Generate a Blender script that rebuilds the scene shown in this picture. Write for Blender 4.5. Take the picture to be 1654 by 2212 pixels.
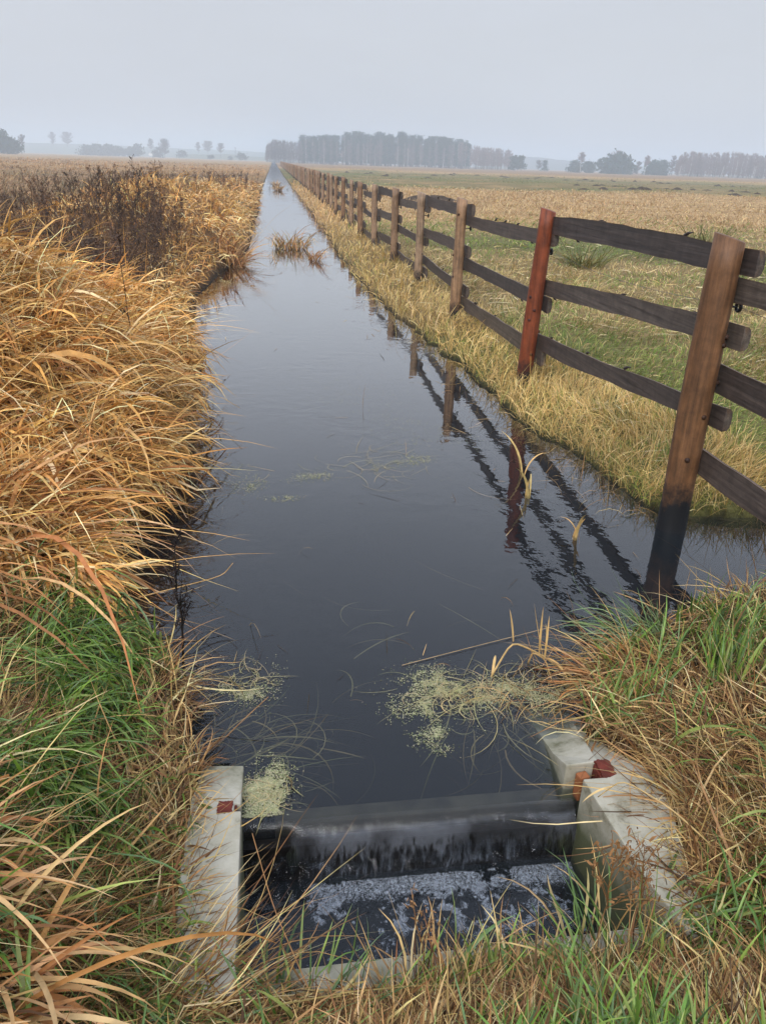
import bpy, math, random
import numpy as np
from mathutils import Matrix, Vector

for o in list(bpy.data.objects):
    bpy.data.objects.remove(o, do_unlink=True)
SC = bpy.context.scene
COL = SC.collection
rng = np.random.default_rng(7)
random.seed(7)

# ------------------------------------------------------------------ camera
CAM_H = 1.75
F_PX, U0, V0 = 1671.0, 827.0, 1106.0          # focal length and centre in units of a 1654 x 2212 picture
ROLL = math.atan(0.033)
PITCH = math.atan((V0 - 352.0) * math.cos(ROLL) / F_PX)
YAW = math.radians(8.1355)
Fw = np.array([math.sin(YAW) * math.cos(PITCH), math.cos(YAW) * math.cos(PITCH), -math.sin(PITCH)])
_r0 = np.array([math.cos(YAW), -math.sin(YAW), 0.0])
_u0 = np.cross(_r0, Fw)
Rt = math.cos(ROLL) * _r0 + math.sin(ROLL) * _u0
Up = np.cross(Rt, Fw)
cam_data = bpy.data.cameras.new("camera")
cam = bpy.data.objects.new("camera", cam_data)
COL.objects.link(cam)
cam_data.sensor_fit = 'VERTICAL'
cam_data.sensor_height = 36.0
cam_data.lens = F_PX / 2212.0 * 36.0
cam_data.clip_start = 0.05
cam_data.clip_end = 8000.0
M = Matrix(((Rt[0], Up[0], -Fw[0], 0), (Rt[1], Up[1], -Fw[1], 0), (Rt[2], Up[2], -Fw[2], CAM_H), (0, 0, 0, 1)))
cam.matrix_world = M
SC.camera = cam
ORI = np.array([0, 0, CAM_H])

def ray(u, v):
    return Fw * F_PX + Rt * (u - U0) - Up * (v - V0)
def at(u, v, z=0.0):
    d = ray(u, v); return ORI + d * ((z - CAM_H) / d[2])
def at_y(u, v, Y):
    d = ray(u, v); return ORI + d * (Y / d[1])

# ------------------------------------------------------------------ light
SUN_EL, SUN_AZ = math.radians(38), math.radians(205)    # overcast: a very soft sun, behind and left of the camera
w = bpy.data.worlds.new("World")
SC.world = w
w.use_nodes = True
nt = w.node_tree
nt.nodes.clear()
sky = nt.nodes.new("ShaderNodeTexSky")
sky.sky_type = 'NISHITA'
sky.sun_disc = False
sky.sun_elevation = SUN_EL
sky.sun_rotation = SUN_AZ
sky.dust_density = 4.0
sky.air_density = 1.0
hs = nt.nodes.new("ShaderNodeHueSaturation")
hs.inputs['Saturation'].default_value = 0.35
mixn = nt.nodes.new("ShaderNodeMix")
mixn.data_type = 'RGBA'
mixn.inputs[0].default_value = 0.82                       # the cloud layer evens the sky out
CLOUD = (6.8, 7.05, 7.6, 1)
mixn.inputs[7].default_value = CLOUD
bg = nt.nodes.new("ShaderNodeBackground")
bg.inputs['Strength'].default_value = 0.10
wo = nt.nodes.new("ShaderNodeOutputWorld")
nt.links.new(sky.outputs[0], hs.inputs['Color'])
nt.links.new(hs.outputs[0], mixn.inputs[6])
# a cloud layer is brighter overhead than towards the horizon
wtc = nt.nodes.new("ShaderNodeTexCoord"); wsp = nt.nodes.new("ShaderNodeSeparateXYZ")
wmr = nt.nodes.new("ShaderNodeMapRange"); wmr.interpolation_type = 'SMOOTHSTEP'
wmr.inputs[1].default_value = 0.15; wmr.inputs[2].default_value = 0.85; wmr.inputs[3].default_value = 1.0; wmr.inputs[4].default_value = 2.15
wsc = nt.nodes.new("ShaderNodeVectorMath"); wsc.operation = 'SCALE'
nt.links.new(wtc.outputs['Generated'], wsp.inputs[0]); nt.links.new(wsp.outputs['Z'], wmr.inputs[0])
nt.links.new(mixn.outputs[2], wsc.inputs[0]); nt.links.new(wmr.outputs[0], wsc.inputs['Scale'])
wti = nt.nodes.new("ShaderNodeMix"); wti.data_type = 'RGBA'                # and a little bluer there
wti.inputs[6].default_value = (1, 1, 1, 1); wti.inputs[7].default_value = (.90, .97, 1.12, 1)
wt2 = nt.nodes.new("ShaderNodeMapRange"); wt2.inputs[1].default_value = 0.12; wt2.inputs[2].default_value = 0.75
nt.links.new(wsp.outputs['Z'], wt2.inputs[0]); nt.links.new(wt2.outputs[0], wti.inputs[0])
wno = nt.nodes.new("ShaderNodeTexNoise"); wno.inputs['Scale'].default_value = 2.2; wno.inputs['Detail'].default_value = 4
wmp = nt.nodes.new("ShaderNodeMapping"); wmp.inputs['Scale'].default_value = (1, 1, 3.5)
wm3 = nt.nodes.new("ShaderNodeMapRange"); wm3.inputs[1].default_value = .3; wm3.inputs[2].default_value = .7; wm3.inputs[3].default_value = .955; wm3.inputs[4].default_value = 1.045
nt.links.new(wtc.outputs['Generated'], wmp.inputs[0]); nt.links.new(wmp.outputs[0], wno.inputs['Vector']); nt.links.new(wno.outputs['Fac'], wm3.inputs[0])
wmu = nt.nodes.new("ShaderNodeVectorMath"); wmu.operation = 'MULTIPLY'; wm4 = nt.nodes.new("ShaderNodeVectorMath"); wm4.operation = 'SCALE'
nt.links.new(wsc.outputs[0], wmu.inputs[0]); nt.links.new(wti.outputs[2], wmu.inputs[1]); nt.links.new(wmu.outputs[0], wm4.inputs[0]); nt.links.new(wm3.outputs[0], wm4.inputs['Scale'])
nt.links.new(wm4.outputs[0], bg.inputs['Color'])
nt.links.new(bg.outputs[0], wo.inputs['Surface'])
sl = bpy.data.lights.new("sun", 'SUN')
sl.energy = 1.9
sl.angle = math.radians(25)
sl.color = (1.0, 0.97, 0.92)
so = bpy.data.objects.new("sun", sl)
COL.objects.link(so)
sd = Vector((math.sin(SUN_AZ) * math.cos(SUN_EL), math.cos(SUN_AZ) * math.cos(SUN_EL), math.sin(SUN_EL)))
so.rotation_euler = sd.to_track_quat('Z', 'Y').to_euler()
so.location = (0, 0, 60)
SC.view_settings.view_transform = 'Standard'
SC.view_settings.look = 'None'
SC.view_settings.gamma = 1.0
SC.view_settings.use_curve_mapping = False
SC.view_settings.exposure = 0.0
SC.render.engine = 'CYCLES'
cy = SC.cycles
cy.use_denoising = True
try: cy.denoising_prefilter = 'ACCURATE'
except Exception: pass
cy.max_bounces = 8
cy.diffuse_bounces = 3
cy.glossy_bounces = 3
cy.transmission_bounces = 3
cy.volume_bounces = 2
cy.transparent_max_bounces = 12
cy.caustics_reflective = False
cy.caustics_refractive = False

# ------------------------------------------------------------------ helpers
def lin(r, g, b):
    c = np.array([r, g, b], float) / 255.0
    return np.where(c <= 0.04045, c / 12.92, ((c + 0.055) / 1.055) ** 2.4)
def sm(a, b, x):
    t = np.clip((np.asarray(x, float) - a) / (b - a), 0, 1)
    return t * t * (3 - 2 * t)
_perm = np.random.default_rng(3).random((512, 512))
def vnoise(x, y):
    x = np.asarray(x, float); y = np.asarray(y, float)
    xi = np.floor(x).astype(int); yi = np.floor(y).astype(int)
    fx = x - xi; fy = y - yi
    fx = fx * fx * (3 - 2 * fx); fy = fy * fy * (3 - 2 * fy)
    g = lambda i, j: _perm[(xi + i) % 512, (yi + j) % 512]
    return (g(0, 0) * (1 - fx) + g(1, 0) * fx) * (1 - fy) + (g(0, 1) * (1 - fx) + g(1, 1) * fx) * fy
def fbm(x, y, o=3):
    s = 0; a = 0.5; t = 0
    for k in range(o):
        s = s + a * vnoise(x * 2 ** k + 17.3 * k, y * 2 ** k + 9.1 * k); t += a; a *= 0.5
    return s / t                                          # 0..1

def tag(o, label=None, cat=None, group=None, kind=None):
    if label: o['label'] = label
    if cat: o['category'] = cat
    if group: o['group'] = group
    if kind: o['kind'] = kind
    return o
def empty(name, loc=(0, 0, 0), rz=0.0):
    o = bpy.data.objects.new(name, None)
    COL.objects.link(o)
    o.location = loc
    o.rotation_euler = (0, 0, rz)
    o.empty_display_size = 0.2
    return o
def copy_tree(o, parent=None):
    c = o.copy(); COL.objects.link(c)
    if parent is not None: c.parent = parent
    for ch in list(o.children): copy_tree(ch, c)
    return c

class Geo:
    """Collects vertices, quads / triangles and a colour per vertex; build() links ONE mesh object."""
    def __init__(s): s.V = []; s.Q = []; s.T = []; s.C = []; s.n = 0
    def add(s, V, Q=None, T=None, C=(0.5, 0.5, 0.5)):
        V = np.asarray(V, float).reshape(-1, 3)
        if Q is not None and len(Q): s.Q.append(np.asarray(Q, np.int64).reshape(-1, 4) + s.n)
        if T is not None and len(T): s.T.append(np.asarray(T, np.int64).reshape(-1, 3) + s.n)
        s.V.append(V); s.C.append(np.broadcast_to(np.asarray(C, float), V.shape)); s.n += len(V)
    def merge(s, o, rot=0.0, scale=(1, 1, 1), loc=(0, 0, 0), tint=1.0):
        V, Q, T, C = o.arrays()
        c, n = math.cos(rot), math.sin(rot)
        V = V * np.asarray(scale, float)
        V = np.stack([V[:, 0] * c - V[:, 1] * n, V[:, 0] * n + V[:, 1] * c, V[:, 2]], 1) + np.asarray(loc, float)
        s.add(V, Q, T, C * tint)
    def arrays(s):
        return (np.concatenate(s.V), np.concatenate(s.Q) if s.Q else np.zeros((0, 4), np.int64),
                np.concatenate(s.T) if s.T else np.zeros((0, 3), np.int64), np.concatenate(s.C))
    def mesh(s, name, mat, smooth=False):
        V, Q, T, C = s.arrays()
        me = bpy.data.meshes.new(name)
        me.vertices.add(len(V)); me.vertices.foreach_set('co', V.astype(np.float32).ravel())
        nl = Q.size + T.size
        me.loops.add(nl)
        me.loops.foreach_set('vertex_index', np.concatenate([Q.ravel(), T.ravel()]).astype(np.int32))
        me.polygons.add(len(Q) + len(T))
        st = np.concatenate([np.arange(len(Q)) * 4, Q.size + np.arange(len(T)) * 3]).astype(np.int32)
        me.polygons.foreach_set('loop_start', st)
        if smooth: me.polygons.foreach_set('use_smooth', np.ones(len(Q) + len(T), bool))
        a = me.color_attributes.new('Col', 'FLOAT_COLOR', 'POINT')
        a.data.foreach_set('color', np.concatenate([C, np.ones((len(C), 1))], 1).astype(np.float32).ravel())
        me.update(calc_edges=True)
        me.validate()
        if mat: me.materials.append(mat)
        return me
    def build(s, name, mat, parent=None, smooth=False, loc=None):
        o = bpy.data.objects.new(name, s.mesh(name, mat, smooth))
        COL.objects.link(o)
        if parent is not None: o.parent = parent
        if loc is not None: o.location = loc
        return o

def tube(g, pts, rad, n=6, col=(.5, .5, .5), cap=True):
    P = np.asarray(pts, float); R = np.broadcast_to(np.asarray(rad, float), (len(P),))
    T = np.gradient(P, axis=0); T /= np.linalg.norm(T, axis=1)[:, None] + 1e-9
    ref = np.array([0, 0, 1.0]) if abs(T[0][2]) < 0.9 else np.array([1.0, 0, 0])
    A = np.cross(T, ref); A /= np.linalg.norm(A, axis=1)[:, None] + 1e-9
    B = np.cross(T, A)
    th = np.arange(n) * 2 * math.pi / n
    V = P[:, None, :] + R[:, None, None] * (A[:, None, :] * np.cos(th)[None, :, None] + B[:, None, :] * np.sin(th)[None, :, None])
    m = len(P)
    i = np.arange(m - 1)[:, None] * n; k = np.arange(n)[None, :]; k2 = (k + 1) % n
    Q = np.stack([i + k, i + k2, i + n + k2, i + n + k], -1).reshape(-1, 4)
    V = V.reshape(-1, 3); Tt = []
    if cap:
        V = np.concatenate([V, P[:1], P[-1:]])
        for j in range(n):
            Tt.append((m * n, (j + 1) % n, j)); Tt.append((m * n + 1, (m - 1) * n + j, (m - 1) * n + (j + 1) % n))
    c = np.asarray(col, float)
    if c.ndim == 2 and len(c) == m: c = np.concatenate([np.repeat(c, n, 0), c[:1], c[-1:]]) if cap else np.repeat(c, n, 0)
    g.add(V, Q, Tt, c)

def blades(g, base, az, L, th0, bend, wid, col, seg=4, pw=1.2, roll=None, clamp=None, side_bend=None, fold=0.0, tipc=1.0, kink=None):
    """Strips bending from th0 (radians off vertical) by bend along their length, heading az."""
    base = np.asarray(base, float); N = len(base)
    b = lambda a: np.broadcast_to(np.asarray(a, float), (N,)).copy()
    az, L, th0, bend, wid = b(az), b(L), b(th0), b(bend), b(wid)
    roll = rng.normal(0, 0.6, N) if roll is None else b(roll)
    sb = np.zeros(N) if side_bend is None else b(side_bend)
    kk = None if kink is None else b(kink)
    P = base.copy(); rows = []
    for k in range(seg + 1):
        t = k / seg
        th = th0 + bend * t ** pw
        if kk is not None: th = th + np.where(t > kk, 1.5, 0.0)
        a = az + sb * t
        d = np.stack([np.sin(th) * np.cos(a), np.sin(th) * np.sin(a), np.cos(th)], 1)
        if k > 0: P = P + d * (L / seg)[:, None]
        if clamp is not None and k > 0:
            gz = clamp(P[:, 0], P[:, 1]); P[:, 2] = np.maximum(P[:, 2], gz)
        s0 = np.stack([-np.sin(a), np.cos(a), np.zeros(N)], 1)
        n0 = np.cross(d, s0)
        s = s0 * np.cos(roll)[:, None] + n0 * np.sin(roll)[:, None]
        nn = np.cross(d, s)
        wk = wid * (0.75 + 0.5 * t if t < 0.4 else 0.95 * (1 - ((t - 0.4) / 0.6) ** 1.7) + 0.05) * 0.5
        if fold > 0:
            rows.append(np.stack([P - s * wk[:, None], P - nn * (wk * fold)[:, None], P + s * wk[:, None]], 1))
        else:
            rows.append(np.stack([P - s * wk[:, None], P + s * wk[:, None]], 1))
    m = 3 if fold > 0 else 2
    V = np.stack(rows, 1)                                    # N, seg+1, m, 3
    per = (seg + 1) * m
    q = []
    for k in range(seg):
        for j in range(m - 1):
            q.append((k * m + j, k * m + j + 1, (k + 1) * m + j + 1, (k + 1) * m + j))
    Q = (np.arange(N)[:, None, None] * per + np.asarray(q)[None]).reshape(-1, 4)
    tt = np.linspace(0, 1, seg + 1)
    cc = np.asarray(col, float)[:, None, None, :] * (1 + (tipc - 1) * tt)[None, :, None, None]
    C = np.broadcast_to(cc, (N, seg + 1, m, 3)).reshape(-1, 3)
    g.add(V.reshape(-1, 3), Q, None, C)

def pick(cols, N, var=0.16, p=None):
    c = np.array([lin(*x) for x in cols])
    i = rng.choice(len(c), N, p=p)
    return np.clip(c[i] * np.exp(rng.normal(0, var, (N, 1))) * np.exp(rng.normal(0, 0.04, (N, 3))), 0.005, 0.95)

# ------------------------------------------------------------------ materials
def newmat(name):
    m = bpy.data.materials.new(name); m.use_nodes = True
    return m, m.node_tree, m.node_tree.nodes, m.node_tree.links
def mat_col(name, rough=0.6, spec=0.3, transl=0.0, nscale=8.0, namp=0.25, bump=0.0, bscale=40.0):
    """Colour from the mesh's own 'Col', broken up by noise in object space."""
    m, t, N, L = newmat(name)
    p = N['Principled BSDF']; out = N['Material Output']
    a = N.new('ShaderNodeAttribute'); a.attribute_name = 'Col'
    tc = N.new('ShaderNodeTexCoord')
    no = N.new('ShaderNodeTexNoise'); no.inputs['Scale'].default_value = nscale; no.inputs['Detail'].default_value = 5
    mr = N.new('ShaderNodeMapRange'); mr.inputs[1].default_value = 0.3; mr.inputs[2].default_value = 0.7
    mr.inputs[3].default_value = 1 - namp; mr.inputs[4].default_value = 1 + namp
    mx = N.new('ShaderNodeVectorMath'); mx.operation = 'SCALE'
    L.new(tc.outputs['Object'], no.inputs['Vector']); L.new(no.outputs['Fac'], mr.inputs[0])
    L.new(a.outputs['Color'], mx.inputs[0]); L.new(mr.outputs[0], mx.inputs['Scale'])
    L.new(mx.outputs[0], p.inputs['Base Color'])
    p.inputs['Roughness'].default_value = rough
    p.inputs['Specular IOR Level'].default_value = spec
    if bump > 0:
        n2 = N.new('ShaderNodeTexNoise'); n2.inputs['Scale'].default_value = bscale; n2.inputs['Detail'].default_value = 6
        bp = N.new('ShaderNodeBump'); bp.inputs['Strength'].default_value = bump; bp.inputs['Distance'].default_value = 0.01
        L.new(tc.outputs['Object'], n2.inputs['Vector']); L.new(n2.outputs['Fac'], bp.inputs['Height']); L.new(bp.outputs[0], p.inputs['Normal'])
    if transl > 0:
        tr = N.new('ShaderNodeBsdfTranslucent'); ms = N.new('ShaderNodeMixShader'); ms.inputs[0].default_value = transl
        L.new(mx.outputs[0], tr.inputs['Color']); L.new(p.outputs[0], ms.inputs[1]); L.new(tr.outputs[0], ms.inputs[2])
        L.new(ms.outputs[0], out.inputs['Surface'])
    return m

m_blade = mat_col('dry_grass_blade', 0.55, 0.25, 0.14, 25, 0.25)
m_green = mat_col('wet_grass_blade', 0.36, 0.5, 0.16, 25, 0.25)
m_far = mat_col('far_foliage', 0.8, 0.1, 0.15, 1.0, 0.2)
m_bark = mat_col('bark', 0.8, 0.15, 0, 6, 0.3)
m_weed = mat_col('dead_weed_stem', 0.7, 0.2, 0, 60, 0.3)
m_duck = mat_col('duckweed_leaf', 0.5, 0.3, 0.15, 60, 0.2)
m_paint = mat_col('red_lead_paint', 0.65, 0.25, 0, 40, 0.35, 0.4, 120)
m_dark = mat_col('wet_board', 0.6, 0.12, 0, 12, 0.5, 0.6, 30)
m_black = mat_col('black_rubber', 0.4, 0.4, 0, 30, 0.1)
m_wall = mat_col('white_render', 0.8, 0.2, 0, 3, 0.1)

def mat_ground():
    m, t, N, L = newmat('ground_soil_and_turf')
    p = N['Principled BSDF']
    a = N.new('ShaderNodeAttribute'); a.attribute_name = 'Col'
    tc = N.new('ShaderNodeTexCoord')
    vals = []
    for sc, de, lo, hi in ((14.0, 8, 0.45, 1.5), (0.55, 8, 0.72, 1.25), (70.0, 4, 0.6, 1.35)):
        no = N.new('ShaderNodeTexNoise'); no.inputs['Scale'].default_value = sc; no.inputs['Detail'].default_value = de
        no.inputs['Roughness'].default_value = 0.65
        mr = N.new('ShaderNodeMapRange'); mr.inputs[1].default_value = 0.3; mr.inputs[2].default_value = 0.7
        mr.inputs[3].default_value = lo; mr.inputs[4].default_value = hi
        L.new(tc.outputs['Object'], no.inputs['Vector']); L.new(no.outputs['Fac'], mr.inputs[0]); vals.append((mr, no))
    cur = a.outputs['Color']
    for mr, no in vals:
        s = N.new('ShaderNodeVectorMath'); s.operation = 'SCALE'
        L.new(cur, s.inputs[0]); L.new(mr.outputs[0], s.inputs['Scale']); cur = s.outputs[0]
    L.new(cur, p.inputs['Base Color'])
    p.inputs['Roughness'].default_value = 0.9; p.inputs['Specular IOR Level'].default_value = 0.12
    bp = N.new('ShaderNodeBump'); bp.inputs['Strength'].default_value = 0.8; bp.inputs['Distance'].default_value = 0.03
    L.new(vals[0][1].outputs['Fac'], bp.inputs['Height']); L.new(bp.outputs[0], p.inputs['Normal'])
    return m
m_ground = mat_ground()

def mat_concrete():
    m, t, N, L = newmat('cast_concrete')
    p = N['Principled BSDF']; tc = N.new('ShaderNodeTexCoord')
    n1 = N.new('ShaderNodeTexNoise'); n1.inputs['Scale'].default_value = 7; n1.inputs['Detail'].default_value = 8; n1.inputs['Roughness'].default_value = 0.7
    r1 = N.new('ShaderNodeValToRGB')
    r1.color_ramp.elements[0].position = 0.33; r1.color_ramp.elements[0].color = (*lin(108, 102, 78), 1)
    r1.color_ramp.elements[1].position = 0.62; r1.color_ramp.elements[1].color = (*lin(182, 176, 158), 1)
    e = r1.color_ramp.elements.new(0.45); e.color = (*lin(166, 160, 140), 1)
    L.new(tc.outputs['Object'], n1.inputs['Vector']); L.new(n1.outputs['Fac'], r1.inputs[0])
    # damp algae below the water mark: a real stain on the concrete, by height
    sp = N.new('ShaderNodeSeparateXYZ'); L.new(tc.outputs['Object'], sp.inputs[0])
    ad = N.new('ShaderNodeMath'); ad.operation = 'MULTIPLY_ADD'; L.new(n1.outputs['Fac'], ad.inputs[0]); ad.inputs[1].default_value = 0.12; L.new(sp.outputs['Z'], ad.inputs[2])
    mr = N.new('ShaderNodeMapRange'); mr.inputs[1].default_value = 0.0; mr.inputs[2].default_value = 0.11; mr.inputs[3].default_value = 1; mr.inputs[4].default_value = 0
    L.new(ad.outputs[0], mr.inputs[0])
    mx = N.new('ShaderNodeMix'); mx.data_type = 'RGBA'; mx.inputs[7].default_value = (*lin(92, 94, 66), 1)
    L.new(mr.outputs[0], mx.inputs[0]); L.new(r1.outputs[0], mx.inputs[6]); L.new(mx.outputs[2], p.inputs['Base Color'])
    vo = N.new('ShaderNodeTexNoise'); vo.inputs['Scale'].default_value = 90; vo.inputs['Detail'].default_value = 5
    bp = N.new('ShaderNodeBump'); bp.inputs['Strength'].default_value = 0.35; bp.inputs['Distance'].default_value = 0.004
    L.new(tc.outputs['Object'], vo.inputs['Vector']); L.new(vo.outputs['Fac'], bp.inputs['Height']); L.new(bp.outputs[0], p.inputs['Normal'])
    p.inputs['Roughness'].default_value = 0.75; p.inputs['Specular IOR Level'].default_value = 0.3
    return m
m_conc = mat_concrete()

def mat_wood(name, charred):
    """Grain stretched along local Z for posts (charred foot) or local Y for rails."""
    m, t, N, L = newmat(name)
    p = N['Principled BSDF']; tc = N.new('ShaderNodeTexCoord')
    a = N.new('ShaderNodeAttribute'); a.attribute_name = 'Col'
    mp = N.new('ShaderNodeMapping')
    mp.inputs['Scale'].default_value = (40, 40, 3) if charred else (55, 1.6, 55)
    n1 = N.new('ShaderNodeTexNoise'); n1.inputs['Scale'].default_value = 1.0; n1.inputs['Detail'].default_value = 7; n1.inputs['Roughness'].default_value = 0.65
    n2 = N.new('ShaderNodeTexNoise'); n2.inputs['Scale'].default_value = 11; n2.inputs['Detail'].default_value = 8; n2.inputs['Roughness'].default_value = .7
    L.new(tc.outputs['Object'], mp.inputs['Vector']); L.new(mp.outputs[0], n1.inputs['Vector']); L.new(tc.outputs['Object'], n2.inputs['Vector'])
    m1 = N.new('ShaderNodeMapRange'); m1.inputs[1].default_value = 0.25; m1.inputs[2].default_value = 0.75; m1.inputs[3].default_value = 0.35; m1.inputs[4].default_value = 1.6
    m2 = N.new('ShaderNodeMapRange'); m2.inputs[1].default_value = 0.3; m2.inputs[2].default_value = 0.7; m2.inputs[3].default_value = 0.6; m2.inputs[4].default_value = 1.3
    L.new(n1.outputs['Fac'], m1.inputs[0]); L.new(n2.outputs['Fac'], m2.inputs[0])
    s1 = N.new('ShaderNodeVectorMath'); s1.operation = 'SCALE'; s2 = N.new('ShaderNodeVectorMath'); s2.operation = 'SCALE'
    L.new(a.outputs['Color'], s1.inputs[0]); L.new(m1.outputs[0], s1.inputs['Scale'])
    L.new(s1.outputs[0], s2.inputs[0]); L.new(m2.outputs[0], s2.inputs['Scale'])
    cur = s2.outputs[0]
    if charred:
        sp = N.new('ShaderNodeSeparateXYZ'); L.new(tc.outputs['Object'], sp.inputs[0])
        ma = N.new('ShaderNodeMath'); ma.operation = 'MULTIPLY_ADD'; L.new(n2.outputs['Fac'], ma.inputs[0]); ma.inputs[1].default_value = 0.46; L.new(sp.outputs['Z'], ma.inputs[2])
        mr = N.new('ShaderNodeMapRange'); mr.inputs[1].default_value = 0.38; mr.inputs[2].default_value = 0.53; mr.inputs[3].default_value = 1; mr.inputs[4].default_value = 0
        L.new(ma.outputs[0], mr.inputs[0])
        mx = N.new('ShaderNodeMix'); mx.data_type = 'RGBA'; mx.inputs[7].default_value = (0.008, 0.008, 0.009, 1)
        L.new(mr.outputs[0], mx.inputs[0]); L.new(cur, mx.inputs[6]); cur = mx.outputs[2]
    L.new(cur, p.inputs['Base Color'])
    p.inputs['Roughness'].default_value = 0.55; p.inputs['Specular IOR Level'].default_value = 0.35
    bp = N.new('ShaderNodeBump'); bp.inputs['Strength'].default_value = 0.6; bp.inputs['Distance'].default_value = 0.006
    L.new(n1.outputs['Fac'], bp.inputs['Height']); L.new(bp.outputs[0], p.inputs['Normal'])
    return m
m_post = mat_wood('peeled_pine_post', True)
m_rail = mat_wood('weathered_half_log', False)

def mat_water(name, volume=True, ripple=0.10, scale=9.0, stretch=(1, 1, 1)):
    m, t, N, L = newmat(name)
    for n in list(N): N.remove(n)
    out = N.new('ShaderNodeOutputMaterial')
    tc = N.new('ShaderNodeTexCoord'); mp = N.new('ShaderNodeMapping'); mp.inputs['Scale'].default_value = stretch
    n1 = N.new('ShaderNodeTexNoise'); n1.inputs['Scale'].default_value = scale; n1.inputs['Detail'].default_value = 3
    n2 = N.new('ShaderNodeTexNoise'); n2.inputs['Scale'].default_value = 1.1; n2.inputs['Detail'].default_value = 2
    L.new(tc.outputs['Object'], mp.inputs['Vector']); L.new(mp.outputs[0], n1.inputs['Vector']); L.new(tc.outputs['Object'], n2.inputs['Vector'])
    bp = N.new('ShaderNodeBump'); bp.inputs['Distance'].default_value = 0.02
    mr = N.new('ShaderNodeMapRange'); mr.inputs[1].default_value = 0.42; mr.inputs[2].default_value = 0.66; mr.inputs[3].default_value = ripple * 0.15; mr.inputs[4].default_value = ripple
    L.new(n2.outputs['Fac'], mr.inputs[0]); L.new(mr.outputs[0], bp.inputs['Strength']); L.new(n1.outputs['Fac'], bp.inputs['Height'])
    fr = N.new('ShaderNodeFresnel'); fr.inputs['IOR'].default_value = 1.12; L.new(bp.outputs[0], fr.inputs['Normal'])
    i1 = N.new('ShaderNodeMath'); i1.operation = 'SUBTRACT'; i1.inputs[0].default_value = 1.0; L.new(fr.outputs[0], i1.inputs[1])
    i2 = N.new('ShaderNodeMath'); i2.operation = 'POWER'; i2.inputs[1].default_value = 6.8; L.new(i1.outputs[0], i2.inputs[0])
    pw = N.new('ShaderNodeMath'); pw.operation = 'SUBTRACT'; pw.inputs[0].default_value = 1.0; L.new(i2.outputs[0], pw.inputs[1])
    gl = N.new('ShaderNodeBsdfGlossy'); gl.inputs['Roughness'].default_value = 0.012; L.new(bp.outputs[0], gl.inputs['Normal'])
    tr = N.new('ShaderNodeBsdfTransparent'); tr.inputs['Color'].default_value = (0.96, 0.97, 0.96, 1)
    df = N.new('ShaderNodeBsdfDiffuse'); df.inputs['Color'].default_value = (.080, .098, .118, 1)      # fine silt at the surface
    mf = N.new('ShaderNodeMixShader'); mf.inputs[0].default_value = .11; L.new(tr.outputs[0], mf.inputs[1]); L.new(df.outputs[0], mf.inputs[2])
    mx = N.new('ShaderNodeMixShader'); L.new(pw.outputs[0], mx.inputs[0]); L.new(mf.outputs[0], mx.inputs[1]); L.new(gl.outputs[0], mx.inputs[2])
    L.new(mx.outputs[0], out.inputs['Surface'])
    if volume:
        va = N.new('ShaderNodeVolumeAbsorption'); va.inputs['Color'].default_value = (0.48, 0.52, 0.44, 1); va.inputs['Density'].default_value = 11.0
        L.new(va.outputs[0], out.inputs['Volume'])
    return m
m_water = mat_water('ditch_water', True, 0.20, 8.0)
m_pool = mat_water('pool_water', True, 0.25, 16.0)
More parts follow.
